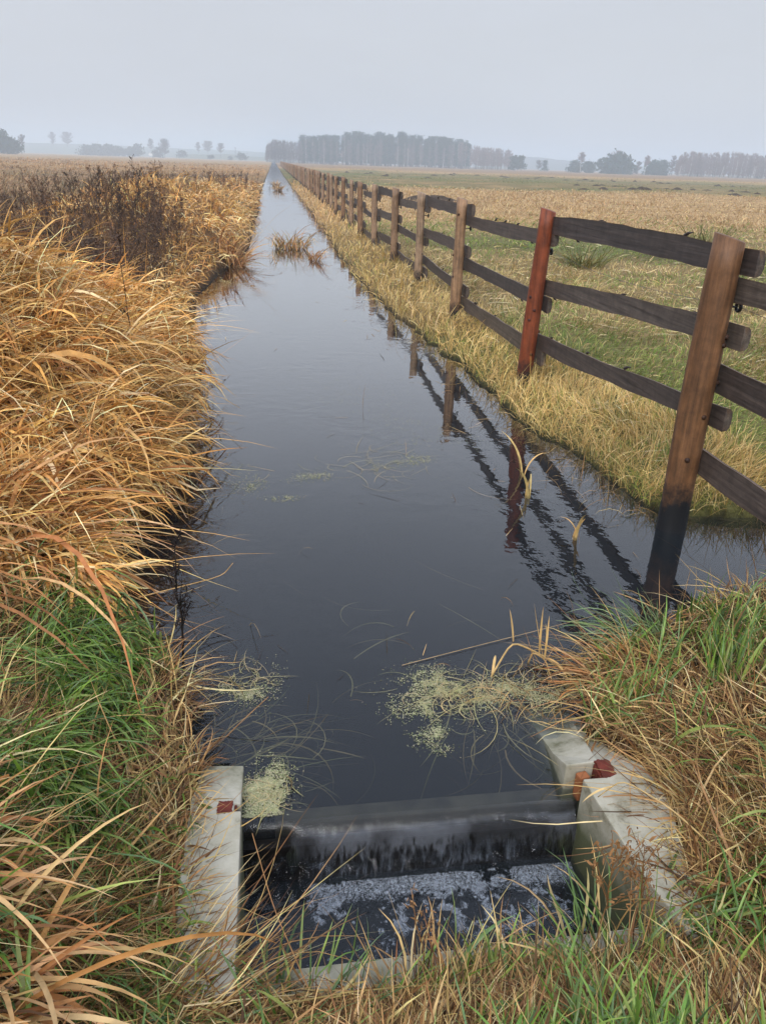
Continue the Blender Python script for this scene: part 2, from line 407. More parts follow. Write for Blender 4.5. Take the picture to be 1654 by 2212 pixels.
def mat_fall():
    m, t, N, L = newmat('falling_water'); p = N['Principled BSDF']
    tc = N.new('ShaderNodeTexCoord'); mp = N.new('ShaderNodeMapping'); mp.inputs['Scale'].default_value = (70, 55, 12)
    n1 = N.new('ShaderNodeTexNoise'); n1.inputs['Scale'].default_value = 1.0; n1.inputs['Detail'].default_value = 6; n1.inputs['Roughness'].default_value = .7
    L.new(tc.outputs['Object'], mp.inputs[0]); L.new(mp.outputs[0], n1.inputs['Vector'])
    sp = N.new('ShaderNodeSeparateXYZ'); L.new(tc.outputs['Object'], sp.inputs[0])
    ma = N.new('ShaderNodeMath'); ma.operation = 'MULTIPLY_ADD'; L.new(n1.outputs['Fac'], ma.inputs[0]); ma.inputs[1].default_value = .26; L.new(sp.outputs['Z'], ma.inputs[2])
    mr = N.new('ShaderNodeMapRange'); L.new(ma.outputs[0], mr.inputs[0])        # air and sky reflection put in as pale colour: thins out down the fall
    mr.inputs[1].default_value = .024; mr.inputs[2].default_value = .060; mr.inputs[3].default_value = 0.0; mr.inputs[4].default_value = 0.125
    nb_ = N.new('ShaderNodeTexNoise'); nb_.inputs['Scale'].default_value = 7; nb_.inputs['Detail'].default_value = 4; L.new(tc.outputs['Object'], nb_.inputs['Vector'])
    top = N.new('ShaderNodeMapRange'); tz = N.new('ShaderNodeMath'); tz.operation = 'MULTIPLY_ADD'; L.new(nb_.outputs['Fac'], tz.inputs[0]); tz.inputs[1].default_value = .03; L.new(sp.outputs['Z'], tz.inputs[2]); L.new(tz.outputs[0], top.inputs[0]); top.inputs[1].default_value = -.002; top.inputs[2].default_value = -.010; top.inputs[3].default_value = .02; top.inputs[4].default_value = 1.0
    lft = N.new('ShaderNodeMapRange'); L.new(sp.outputs['X'], lft.inputs[0]); lft.inputs[1].default_value = -.005; lft.inputs[2].default_value = .012
    f1 = N.new('ShaderNodeMath'); f1.operation = 'MULTIPLY'; L.new(mr.outputs[0], f1.inputs[0]); L.new(top.outputs[0], f1.inputs[1])
    mb = N.new('ShaderNodeMapRange'); L.new(nb_.outputs['Fac'], mb.inputs[0]); mb.inputs[1].default_value = .36; mb.inputs[2].default_value = .55; mb.inputs[3].default_value = .25; mb.inputs[4].default_value = 1.0
    f0 = N.new('ShaderNodeMath'); f0.operation = 'MULTIPLY'; L.new(f1.outputs[0], f0.inputs[0]); L.new(mb.outputs[0], f0.inputs[1])
    f2 = N.new('ShaderNodeMath'); f2.operation = 'MULTIPLY'; L.new(f0.outputs[0], f2.inputs[0]); L.new(lft.outputs[0], f2.inputs[1])
    p.inputs['Base Color'].default_value = (.62, .66, .74, 1); p.inputs['Roughness'].default_value = .3
    fr = N.new('ShaderNodeFresnel'); fr.inputs['IOR'].default_value = 1.45
    gl = N.new('ShaderNodeBsdfGlossy'); gl.inputs['Roughness'].default_value = .06
    bp = N.new('ShaderNodeBump'); bp.inputs['Strength'].default_value = .25; bp.inputs['Distance'].default_value = .01; L.new(n1.outputs['Fac'], bp.inputs['Height'])
    L.new(bp.outputs[0], gl.inputs['Normal']); L.new(bp.outputs[0], fr.inputs['Normal'])
    tr = N.new('ShaderNodeBsdfTransparent')
    lo_ = N.new('ShaderNodeMapRange'); L.new(ma.outputs[0], lo_.inputs[0]); lo_.inputs[1].default_value = -.02; lo_.inputs[2].default_value = .02; lo_.inputs[3].default_value = .12; lo_.inputs[4].default_value = 1.0  # reflection turned down by height so the foot of the sheet stays dark
    fq = N.new('ShaderNodeMath'); fq.operation = 'MULTIPLY'; L.new(fr.outputs[0], fq.inputs[0]); L.new(lo_.outputs[0], fq.inputs[1])
    ms = N.new('ShaderNodeMixShader'); L.new(fq.outputs[0], ms.inputs[0]); L.new(tr.outputs[0], ms.inputs[1]); L.new(gl.outputs[0], ms.inputs[2])
    m3 = N.new('ShaderNodeMixShader'); L.new(f2.outputs[0], m3.inputs[0]); L.new(ms.outputs[0], m3.inputs[1]); L.new(p.outputs[0], m3.inputs[2])
    L.new(m3.outputs[0], N['Material Output'].inputs['Surface'])
    return m
m_fall = mat_fall()

# ------------------------------------------------------------------ the lie of the land
_xl = np.array([(0, -.2), (1.6, -.2), (1.9, -.24), (2.1, -.34), (2.36, -.36), (2.7, -.5), (3.1, -.78), (3.5, -.80), (3.75, -.62), (4.3, -.58), (6.5, -.62), (7.6, -.7), (8.6, -.95),
                (11.2, -1.08), (13.5, -.95), (15.5, -.62), (18, -.56), (24, -.62), (30, -.55), (45, -.72), (80, -.75), (140, -.7), (4000, -.7)])
_xr = np.array([(0, .93), (1.7, .93), (2.0, 1.0), (2.30, 1.18), (2.62, 1.62), (2.80, 2.0), (2.96, 3.4), (3.5, 3.5), (3.68, 2.2), (3.8, 2.06), (4.4, 1.98), (5.3, 1.86), (7.8, 1.65), (10.5, 1.45), (13.8, 1.3),
                (20, 1.32), (28, 1.35), (50, 1.27), (80, 1.2), (140, 1.15), (4000, 1.1)])
def xL(y): return np.interp(y, _xl[:, 0], _xl[:, 1]) + 0.10 * (fbm(np.asarray(y) * 0.9, 3.3) - 0.5) * sm(3.6, 6, y)
def xR(y): return np.interp(y, _xr[:, 0], _xr[:, 1]) + (0.22 * (fbm(np.asarray(y) * 1.1, 8.3) - 0.5) + .16 * (fbm(np.asarray(y) * 5, 2.3, 2) - .5)) * sm(3.9, 5, y)
def reed_amp(y):
    return np.interp(y, [2.3, 2.9, 3.5, 4.4, 5.2, 6.2, 7.0, 7.8, 9.5, 11.5, 13, 16, 22, 27, 34, 45, 70, 110, 200], [.08, .22, .50, 1.1, 1.35, 1.35, 1.0, .34, .26, .30, .62, 1.10, 1.20, .85, .50, .35, .35, .25, .1])
def gz(x, y):
    x = np.asarray(x, float); y = np.asarray(y, float)
    l, r = xL(y), xR(y)
    eL, eR = l - x, x - r                                    # metres into the left / right bank
    d = np.minimum(x - l, r - x)
    bed = -np.minimum(0.75, 0.03 + 0.9 * np.maximum(d, 0))
    lump = fbm(x * 1.3 + 5, y * 1.0, 3)
    A = reed_amp(y)
    prof = (.42 * (1 - np.exp(-np.maximum(eL - .05, 0) / 0.28)) + .58 * np.clip(eL / 1.7, 0, 1) ** 1.15) * (1 - 0.72 * sm(2.2, 5.0, eL + (lump - .5)))
    left = (fbm(x * 2.6 + 9, y * 2.6, 2) - .5) * .34 * np.minimum(A, .9) * sm(.1, .5, eL) * sm(3.4, 4.2, y) * sm(16, 9, y) + 0.02 + 0.10 * (1 - np.exp(-np.maximum(eL, 0) / .2)) + A * prof * (0.55 + 0.9 * lump) * 0.78 + 0.10 * sm(2, 6, eL) + (fbm(x * .35, y * .3) - .5) * 0.16 * sm(2.5, 8, eL)
    field = (fbm(x * .5 + 40, y * .5) - .5) * 0.10 + (fbm(x * .06, y * .06 + 9) - .5) * 0.5 * sm(15, 60, np.hypot(x, y))
    right = 0.015 + 0.10 * (1 - np.exp(-np.maximum(eR, 0) / 0.3)) + (0.03 + field) * sm(.4, 2.5, eR)
    # the bank the photographer stands on
    front = sm(2.3, 1.15, y)
    left = np.where(eL > 0, left * (1 - .75 * sm(2.2, 1.8, y) * sm(.5, .2, eL)), left) + front * 0.25 * sm(0.20, .62, eL)
    right = right + sm(2.6, 1.7, y) * (0.0 + 0.14 * sm(0.1, .9, eR)) 
    z = np.where(d > 0, bed, np.where(eL > 0, left, right))
    pad = 0.02 + 0.20 * sm(1.16, .7, y) + 0.03 * (fbm(x * 4, y * 4) - .5)
    k = sm(1.19, 1.13, y)
    z = z * (1 - k) + np.where(d > -0.1, pad, np.maximum(pad, z)) * k
    inbox = (x > -.17) & (x < .91) & (y > 1.19) & (y < 1.74)
    z = np.where(inbox, -0.62, z)
    return z
def above(x, y): return np.maximum(gz(x, y), 0.002)

def ground_col(x, y):
    r = np.hypot(x, y)
    n = fbm(x * .16 + 3, y * .16 + 7, 4); n2 = fbm(x * 1.4, y * 1.4, 3); n3 = fbm(x * .02 + 8, y * .045 + 2, 3)
    def mx(a, b, t): return a * (1 - t[..., None]) + b * t[..., None]
    one = np.ones_like(x)[..., None]
    soil = lin(58, 44, 30) * one; straw = lin(160, 136, 90) * one; tan = lin(172, 140, 96) * one; green = lin(98, 104, 58) * one; brown = lin(140, 110, 76) * one
    olive = lin(112, 102, 66) * one
    right = mx(straw * .62, green * .8, sm(.42, .62, n) * .75)
    right = mx(right, tan, sm(20, 32, y + 14 * (n3 - .5)))
    gb = sm(62, 74, r + 26 * (n3 - .5)) * sm(200, 150, r + 60 * (n - .5))
    right = mx(right, mx(green * .95, mx(olive, tan, sm(.5, .7, n2) * .6), sm(.36, .56, n)), gb * .85)
    right = mx(right, brown, sm(190, 260, r))
    left = mx(brown, olive * .9, sm(.45, .65, n) * .7)
    left = mx(left, tan * .85, sm(55, 100, y + 30 * (n - .5)))
    near_l = lin(96, 68, 40) * one
    left = mx(near_l, left, sm(10, 22, y))
    c = np.where((x > 0.5)[..., None], right, left)
    c = mx(c, soil, sm(3.4, 2.4, y))
    d = np.minimum(x - xL(y), xR(y) - x)
    c = mx(c, lin(38, 33, 24) * one, sm(-0.10, 0.02, d))
    return np.clip(c, 0.004, 1)

def axis_vals(a, b, step, outer, far, ratio=1.12):
    v = list(np.arange(a, b + 1e-6, step))
    s = step; x = v[-1]
    while x < far:
        s *= ratio; x += s; v.append(x)
    s = step; x = a; o = []
    while x > outer:
        s *= ratio; x -= s; o.append(x)
    return np.array(o[::-1] + v)
gx = axis_vals(-2.6, 3.0, 0.035, -3500, 3500)
gy1 = np.arange(0.5, 8.0, 0.035)
gy2 = axis_vals(8.0, 8.01, 0.05, 7.99, 4200, 1.03)
gy = np.concatenate([np.array([-6, -3, -1.5, -.6, 0, .3]), gy1, gy2[gy2 > 8.0]])
X, Y = np.meshgrid(gx, gy)
Z = gz(X, Y)
g = Geo()
nx, ny = len(gx), len(gy)
ii = (np.arange(ny - 1)[:, None] * nx + np.arange(nx - 1)[None, :])
Q = np.stack([ii, ii + 1, ii + nx + 1, ii + nx], -1).reshape(-1, 4)
g.add(np.stack([X, Y, Z], -1).reshape(-1, 3), Q, None, ground_col(X.ravel(), Y.ravel()))
tag(g.build('ground', m_ground, smooth=True), kind='structure')

# far hills
def hill(name, pts, D, depth, col):
    """pts: ridge points (u, v) seen from the bank; the hill falls away in front of and behind the ridge."""
    g = Geo(); P = np.array([at_y(u, v, D) for u, v in pts])
    us = np.linspace(0, 1, 60); tt = np.linspace(0, 1, len(P))
    rx = np.interp(us, tt, P[:, 0]); rz = np.interp(us, tt, P[:, 2]) + (fbm(us * 14, 2.0) - .5) * 1.5
    rows = []
    prof = [(-1, -3 / 20), (-.7, .15), (-.4, .5), (-.15, .88), (0, 1), (.4, .9), (1, .3)]
    for f_, h_ in prof:
        rows.append(np.stack([rx * (1 + f_ * depth / D), D + f_ * depth + 0 * rx, rz * h_], 1))
    V = np.concatenate(rows); n = len(us)
    ii = (np.arange(len(prof) - 1)[:, None] * n + np.arange(n - 1)[None, :])
    Q = np.stack([ii, ii + 1, ii + n + 1, ii + n], -1).reshape(-1, 4)
    c = np.array(lin(*col)) * (0.7 + 0.6 * fbm(V[:, 0] * .01, V[:, 1] * .02))[:, None]
    g.add(V, Q, None, c)
    return tag(g.build(name, m_ground, smooth=True), kind='structure')
hill('hills', [(-250, 306), (-80, 306), (35, 307), (195, 312), (369, 320), (470, 323), (520, 326), (570, 329), (640, 334), (720, 342)], 1250, 330, (90, 98, 74))
hill('low_hill', [(380, 334), (440, 333), (487, 333), (567, 339), (640, 344), (700, 347)], 850, 150, (98, 104, 78))
hill('wooded_hill', [(1040, 356), (1090, 341), (1132, 338), (1180, 342), (1233, 347), (1300, 353), (1400, 360), (1500, 364)], 1100, 200, (66, 74, 56))

# ------------------------------------------------------------------ water
def prism(name, poly, ztop, zbot, mat, col=(.5, .5, .5), parent=None, bevel=0.0):
    n = len(poly); zt = np.broadcast_to(np.asarray(ztop, float), (n,))
    me = bpy.data.meshes.new(name)
    vs = [(x, y, z) for (x, y), z in zip(poly, zt)] + [(x, y, zbot) for x, y in poly]
    fs = [tuple(range(n)), tuple(range(2 * n - 1, n - 1, -1))] + [(i, n + i, n + (i + 1) % n, (i + 1) % n) for i in range(n)]
    me.from_pydata(vs, [], fs)
    a = me.color_attributes.new('Col', 'FLOAT_COLOR', 'POINT')
    a.data.foreach_set('color', np.tile([*col, 1], (2 * n, 1)).astype(np.float32).ravel())
    me.materials.append(mat); me.update()
    import bmesh
    bm = bmesh.new(); bm.from_mesh(me); bmesh.ops.recalc_face_normals(bm, faces=bm.faces)
    if bevel > 0:
        bmesh.ops.bevel(bm, geom=[e for e in bm.edges], offset=bevel, segments=2, profile=0.6, affect='EDGES')
    bm.to_mesh(me); bm.free()
    o = bpy.data.objects.new(name, me); COL.objects.link(o)
    if parent is not None: o.parent = parent
    return o
CREST = 1.70
wp = [(-.185, CREST), (.925, CREST), (.925, 1.95), (4.2, 1.95), (4.2, 300), (-5, 300), (-5, 1.95), (-.185, 1.95)]
tag(prism('water', wp, 0.0, -1.2, m_water), kind='structure')
tag(prism('lower_water', [(-.155, 1.20), (.90, 1.20), (.90, 1.655), (-.155, 1.655)], -.195, -.8, m_pool), kind='structure')

# ------------------------------------------------------------------ weir
cc = tuple(lin(170, 164, 145))
lw = empty('concrete_wing_wall', (-.2, 1.6, 0))
def relp(o, poly): return [(x - o.location.x, y - o.location.y) for x, y in poly]
pl = [(-.14, 1.93), (-.14, 1.722), (-.158, 1.722), (-.158, 1.688), (-.137, 1.688), (-.132, 1.14), (-.275, 1.14), (-.285, 1.5), (-.28, 1.75), (-.265, 1.93)]
prism('wall', relp(lw, pl), [.005, .05, .055, .06, .06, .06, .07, .07, .06, .015], -.85, m_conc, cc, lw, 0.006)
red = tuple(lin(98, 42, 30))
def box(name, c, s, mat, col, parent=None, bevel=0.002, rz=0.0):
    cx_, cy_, cz_ = c; sx, sy, sz = [q / 2 for q in s]
    cr, sr = math.cos(rz), math.sin(rz)
    poly = [(cx_ + a * cr - b * sr, cy_ + a * sr + b * cr) for a, b in ((-sx, -sy), (sx, -sy), (sx, sy), (-sx, sy))]
    return prism(name, poly, cz_ + sz, cz_ - sz, mat, col, parent, bevel)
def paint_patch(name, x0, x1, y0, y1, z, parent, ox, oy):
    """a brushed patch of paint with a ragged edge, 3 mm thick"""
    n = 36; pts = []
    for i in range(n):
        a = 2 * math.pi * i / n
        ca, sa = math.cos(a), math.sin(a)
        k = 1 / max(abs(ca), abs(sa)); rag = 1 + 0.16 * random.uniform(-1, .4)
        pts.append(((x0 + x1) / 2 + ca * k * (x1 - x0) / 2 * rag - ox, (y0 + y1) / 2 + sa * k * (y1 - y0) / 2 * rag - oy))
    return prism(name, pts, z + .003, z - .004, m_paint, red, parent)
paint_patch('painted_patch', -.205, -.160, 1.682, 1.730, .0575, lw, -.2, 1.6)
box('groove_lining', (-.154 + .2, 1.705 - 1.6, -.15), (.006, .032, .40), m_paint, red, lw)
tag(lw, 'left concrete wing wall of the little weir, straight, half buried in grass', 'wall', kind=None)

rw = empty('concrete_wing_wall', (.95, 1.6, 0))
pr_ = [(.855, 2.22), (.845, 1.86), (.838, 1.738), (.93, 1.738), (.93, 1.668), (.862, 1.668), (.885, 1.45), (.905, 1.32), (.955, 1.17), (1.02, 1.17), (1.035, 1.36), (1.075, 1.52), (1.085, 1.62), (1.06, 1.70), (1.03, 1.86), (1.02, 2.22)]
zt = [-.07, .035, .095, .10, .105, .105, .10, .09, .07, .07, .085, .10, .105, .105, .04, -.07]
prism('wall', relp(rw, pr_), zt, -.85, m_conc, cc, rw, 0.006)
paint_patch('painted_patch', .925, .972, 1.665, 1.742, .1025, rw, .95, 1.6)
box('groove_lining', (.928 - .95, 1.703 - 1.6, -.12), (.012, .064, .43), m_paint, red, rw)
tag(rw, 'right concrete wing wall of the little weir, curved, dipping under water upstream', 'wall')

wg = box('wooden_wedge', (.885, 1.715, .03), (.036, .03, .09), m_bark, tuple(lin(150, 94, 60)), None, .006, .2)
tag(wg, 'short orange brown wooden wedge stuck in the red painted groove', 'wedge')
hw = prism('concrete_headwall', [(-.13, 1.15), (.955, 1.165), (.93, 1.245), (-.13, 1.228)], [.012, .02, .02, .012], -.85, m_conc, cc, None, 0.006)
tag(hw, 'low concrete headwall edge nearest the camera, fringed with grass', 'wall')
wb = empty('weir_board', (.36, 1.7, 0))
box('sill_beam', (.065, .062, -.30), (.94, .062, .50), m_dark, tuple(lin(74, 68, 58)), wb, .005, .012)
box('stop_board', (0, -.026, -.36), (1.06, .036, .60), m_dark, tuple(lin(20, 17, 15)), wb, .006)
box('backing_board', (0, .012, -.40), (1.06, .03, .50), m_dark, tuple(lin(14, 12, 11)), wb, .004)
tag(wb, 'wet stop board and sill beam holding back the ditch', 'weir')

# water slipping over the board
g = Geo()
us = np.linspace(-.135, .855, 150); prof = [(1.700, -.001), (1.690, -.004), (1.675, -.014), (1.660, -.030), (1.647, -.052), (1.638, -.082), (1.632, -.118), (1.629, -.150), (1.627, -.196)]
V = []
for k, (py, pz) in enumerate(prof):
    t = k / (len(prof) - 1)
    lip = fbm(us * 9, 2.2 + 0 * us) - .5
    slow = sm(.03, -.02, us)                                  # the left end hardly flows
    yy = py + lip * .03 * t + slow * .018 * t + (fbm(us * 60, k * .3 + 0 * us) - .5) * .012 * t
    zz = pz + (-.05 * slow) * sm(.15, .5, t) * (1 - t)
    V.append(np.stack([us, yy, zz + 0 * us], 1))
V = np.concatenate(V); n = len(us)
ii = (np.arange(len(prof) - 1)[:, None] * n + np.arange(n - 1)[None, :])
g.add(V, np.stack([ii, ii + 1, ii + n + 1, ii + n], -1).reshape(-1, 4), None, (.5, .5, .5))
tag(g.build('falling_water', m_fall, smooth=True), kind='structure')

# foam: small bubbles crowding where the water lands
def foam_mat():
    m, t, N, L = newmat('foam_bubble')
    p = N['Principled BSDF']; p.inputs['Base Color'].default_value = (.40, .43, .47, 1); p.inputs['Roughness'].default_value = .18
    p.inputs['Specular IOR Level'].default_value = .6
    tr = N.new('ShaderNodeBsdfTransparent'); ms = N.new('ShaderNodeMixShader'); ms.inputs[0].default_value = .56
    L.new(p.outputs[0], ms.inputs[1]); L.new(tr.outputs[0], ms.inputs[2]); L.new(ms.outputs[0], N['Material Output'].inputs['Surface'])
    return m
def domes(g, P, R, col):
    """eight-sided half bubbles"""
    a = np.arange(6) * math.pi / 3
    ring = np.stack([np.cos(a), np.sin(a), 0 * a], 1); mid = np.stack([np.cos(a) * .7, np.sin(a) * .7, 0 * a + .65], 1)
    unit = np.concatenate([ring, mid, [[0, 0, .92]]])
    q = [(i, (i + 1) % 6, 6 + (i + 1) % 6, 6 + i) for i in range(6)]; t = [(6 + i, 6 + (i + 1) % 6, 12) for i in range(6)]
    N = len(P)
    V = P[:, None, :] + unit[None] * R[:, None, None]
    Q = (np.arange(N)[:, None, None] * 13 + np.asarray(q)[None]).reshape(-1, 4); T = (np.arange(N)[:, None, None] * 13 + np.asarray(t)[None]).reshape(-1, 3)
    g.add(V.reshape(-1, 3), Q, T, col)
g = Geo()
N = 200000
fx = rng.uniform(-.13, .85, N); fy = rng.uniform(1.25, 1.635, N)
den = sm(.40, .66, fbm(fx * 11, fy * 13, 4)) * sm(.42, .64, fbm(fx * 45, fy * 50, 3)) * (sm(1.36, 1.54, fy) * .95 + .12 * sm(1.2, 1.5, fy)) * sm(.02, .10, fx) * sm(.85, .74, fx) + .6 * sm(1.55, 1.60, fy) * sm(.03, .09, fx) * (fbm(fx * 8, fy * 20) > .38)
den += .012
k = rng.random(N) < den
fx, fy = fx[k], fy[k]
R = np.where(rng.random(len(fx)) < .03, rng.uniform(.002, .006, len(fx)), rng.uniform(.0006, .0018, len(fx)))
domes(g, np.stack([fx, fy, np.full(len(fx), -.1955)], 1), R, (.7, .7, .7))
tag(g.build('foam', foam_mat(), smooth=True), 'white bubbly foam on the dark pool under the weir', 'foam', kind='stuff')

# ------------------------------------------------------------------ the fence
fence = empty('post_and_rail_fence', (2.08, 3.54, 0))
tag(fence, 'long wooden post and rail fence with three half log rails beside the ditch', 'fence')
FX0, FY0 = 2.08, 3.54
py_ = [0.80, 3.54, 6.27, 9.18, 12.1, 14.75, 17.3, 19.9]
while py_[-1] < 245: py_.append(py_[-1] + 2.6)
tops = {0: 1.5, 1: 1.485, 2: 1.455, 3: 1.41, 4: 1.37, 5: 1.345, 6: 1.335, 7: 1.32}
pxs = {0: 2.08, 1: 2.075, 2: 2.07, 3: 2.10, 4: 2.15, 5: 2.14, 6: 2.085, 7: 2.065}
post_cols = [(120, 88, 58), (112, 78, 50), (124, 62, 34), (146, 114, 84), (152, 126, 100), (134, 106, 80), (148, 120, 94), (136, 104, 76)]
def post_geo(h, r, col, seed, n=20, rows=14):
    rr = np.random.default_rng(seed); g = Geo()
    lean = rr.normal(0, .012, 2)
    th = np.arange(n) * 2 * math.pi / n; V = []
    wob = rr.normal(0, .025, (3, 2))
    for k in range(rows + 1):
        t = k / rows
        z = -.45 + (h + .45) * t
        rad = r * (1.03 - .10 * t) * (1 + .03 * math.sin(t * 9 + seed) + .02 * rr.normal() + .035 * np.sin(2 * th + seed + t) + .02 * np.cos(3 * th + 5 * t))
        zz = z + (0.045 * np.cos(th - 2.6) * r / .085 * .5 if k == rows else 0 * th)
        V.append(np.stack([rad * np.cos(th) + lean[0] * z + .006 * math.sin(4 * t + seed), rad * np.sin(th) + lean[1] * z, zz + 0 * th], 1))
    V = np.concatenate(V + [[[lean[0] * h, lean[1] * h, h + .004]]])
    i = np.arange(rows)[:, None] * n; kk = np.arange(n)[None, :]; k2 = (kk + 1) % n
    Q = np.stack([i + kk, i + k2, i + n + k2, i + n + kk], -1).reshape(-1, 4)
    T = [(rows * n + j, rows * n + (j + 1) % n, (rows + 1) * n) for j in range(n)]
    C = np.tile(lin(*col), (len(V), 1)); C[-1] *= .9
    g.add(V, Q, T, C)
    for j in range(7):                                          # knots
        a = rr.uniform(0, 6.28); z = rr.uniform(.3, h - .1); rad = r * .98
        p = np.array([rad * math.cos(a) + lean[0] * z, rad * math.sin(a) + lean[1] * z, z]); o_ = np.array([math.cos(a), math.sin(a), 0])
        tube(g, [p - o_ * .01, p + o_ * .006, p + o_ * .010], [.016, .012, .004], 7, lin(col[0] * .55, col[1] * .5, col[2] * .5))
    return g
def torus_geo(R, r, n=14, m=8):
    g = Geo(); a = np.arange(n + 1) * 2 * math.pi / n
    tube(g, np.stack([0 * a, R * np.cos(a), R * np.sin(a)], 1), r, m, (.012, .012, .013), cap=False)
    return g
tor = torus_geo(.020, .0085).mesh('insulator', m_black, True)
shared_posts = [post_geo(1.32, .066, post_cols[3 + s % 5], 40 + s, 10, 6).mesh('post', m_post, True) for s in range(6)]
posts = []
for i, y in enumerate(py_):
    x = pxs.get(i, 2.06 + .03 * math.sin(i * 1.7))
    h = tops.get(i, 1.315 + .02 * math.sin(i * 2.3))
    if i < 14:
        r = (.076 if i < 2 else .066) + .003 * math.sin(i * 3)
        o = post_geo(h, r, post_cols[i % 8] if i < 8 else post_cols[3 + i % 5], i + 1).build('post', m_post, fence, True)
    else:
        o = bpy.data.objects.new('post', shared_posts[i % 6]); COL.objects.link(o); o.parent = fence
        o.rotation_euler = (0, 0, i * 1.3)
    o.location = (x - FX0, y - FY0, 0)
    if i == 2: o['label'] = 'orange brown post with the bark peeled off'
    posts.append((x, y, h))
    if i < 12:
        t_ = bpy.data.objects.new('insulator', tor); COL.objects.link(t_); t_.parent = o
        t_.location = (.108, -.02, h - .31)
        pg = Geo(); tube(pg, [(.05, -.02, h - .31), (.095, -.02, h - .31)], .005, 6, (.02, .02, .02)); pg.build('insulator_screw', m_black, o)
def rail_geo(p0, p1, hgt, thick, seed, far=False):
    """half log: flat face to -x, round back to +x, ends sawn square"""
    rr = np.random.default_rng(seed); g = Geo()
    m = 6 if far else 16; prof = 8
    P0, P1 = np.array(p0), np.array(p1); ph = rr.uniform(0, 6, 4); V = []
    base_c = lin(*[(76, 65, 58), (84, 72, 64), (68, 59, 54), (88, 77, 68)][seed % 4]); C = []
    for k in range(m + 1):
        t = k / m; c = P0 * (1 - t) + P1 * t
        hh = hgt * (1 + .06 * math.sin(5 * t + ph[0]) + .035 * math.sin(17 * t + ph[1]) + .030 * rr.normal()) * (1.06 - .12 * t if seed % 2 else .94 + .12 * t)
        c = c + np.array([.006 * math.sin(7 * t + ph[2]), 0, (.012 * math.sin(4 * t + ph[3]) + .002 * rr.normal())])
        a = np.linspace(-math.pi / 2, math.pi / 2, prof)
        arc = np.stack([thick * np.abs(np.cos(a)) ** .6, 0 * a, hh / 2 * np.sign(np.sin(a)) * np.abs(np.sin(a)) ** .8], 1)
        flat = np.array([[.0005, 0, hh * .46], [-.001, 0, 0], [.0005, 0, -hh * .46]])
        V.append(c + np.concatenate([arc, flat]))
        cl = np.tile(base_c, (prof + 3, 1)); cl[[0, prof - 1]] = lin(96, 74, 56); cl[prof - 1 - 1] = lin(84, 66, 52)
        C.append(cl)
    n = prof + 3
    V = np.concatenate(V + [[V[0].mean(0)], [V[-1].mean(0)]]); C = np.concatenate(C + [[lin(86, 76, 66)], [lin(86, 76, 66)]])
    i = np.arange(m)[:, None] * n; kk = np.arange(n)[None, :]; k2 = (kk + 1) % n
    Q = np.stack([i + kk, i + n + kk, i + n + k2, i + k2], -1).reshape(-1, 4)
    T = [((m + 1) * n, j, (j + 1) % n) for j in range(n)] + [((m + 1) * n + 1, m * n + (j + 1) % n, m * n + j) for j in range(n)]
    g.add(V, Q, T, C)
    if not far:
        for j in range(4):                                      # branch stubs and bark slivers on the edges
            t = rr.uniform(.1, .9); c = P0 * (1 - t) + P1 * t; s = 1 if rr.random() < .7 else -1
            b0 = c + np.array([.02, 0, s * hgt * .47]); L_ = rr.uniform(.02, .06)
            tube(g, [b0, b0 + np.array([0, -L_ * .7, s * L_ * .35]), b0 + np.array([.004, -L_ * 1.6, s * L_ * .5])], [.012, .008, .002], 5, lin(60, 48, 40))
    return g
hi = {0: (1.43, 1.06, .67), 1: (1.405, 1.035, .643), 2: (1.345, .86, .425), 3: (1.29, .86, .41), 4: (1.25, .84, .40), 5: (1.235, .82, .38)}
lo = {0: (1.27, .84, .42), 1: (1.262, .828, .41), 2: (1.25, .74, .315), 3: (1.19, .72, .265), 4: (1.14, .70, .24), 5: (1.12, .68, .24)}
HI, LO = (1.22, .80, .37), (1.10, .67, .23)
far_rails = Geo()
for i in range(len(posts) - 1):
    up = i % 2 == 1                                             # bays sit alternately above and below at each post
    A, B = posts[i], posts[i + 1]
    za = (hi if up else lo).get(i, HI if up else LO); zb = (hi if up else lo).get(i + 1, HI if up else LO)
    dx, dy = B[0] - A[0], B[1] - A[1]; ext = .15 / dy
    for k in range(3):
        j = .012 * math.sin(i * 5.1 + k * 2.2)
        a = np.array([A[0] + .076 - dx * ext, A[1] - .15, za[k] + j]); b = np.array([B[0] + .076 + dx * ext, B[1] + .15, zb[k] + j])
        if i == 0: a[1] = A[1] - .1
        mid = np.array([(a[0] + b[0]) / 2, (a[1] + b[1]) / 2, 0])
        hgt = [.128, .126, .132][k] + .012 * math.sin(i * 2.7 + k)
        if i < 33:
            g = rail_geo(a - mid, b - mid, hgt, .040, i * 3 + k + 11, far=i > 9)
            ro = g.build('rail', m_rail, fence, True, (mid[0] - FX0, mid[1] - FY0, 0)); ro.data.set_sharp_from_angle(angle=math.radians(38))
        else:
            far_rails.merge(rail_geo(a - np.array([FX0, FY0, 0]), b - np.array([FX0, FY0, 0]), hgt, .040, i * 3 + k, True))
fr_ = far_rails.build('rail', m_rail, fence, True); fr_['kind'] = 'stuff'
g = Geo()
for i in range(12):
    A, B = posts[i], posts[i + 1]
    t = np.linspace(0, 1, 9)
    tube(g, np.stack([A[0] + .108 + (B[0] - A[0]) * t - FX0, A[1] - .02 + (B[1] - A[1]) * t - FY0, A[2] - .31 + (B[2] - A[2]) * t - .05 * np.sin(math.pi * t)], 1), .0011, 4, lin(90, 92, 95))
g.build('wire', m_weed, fence)
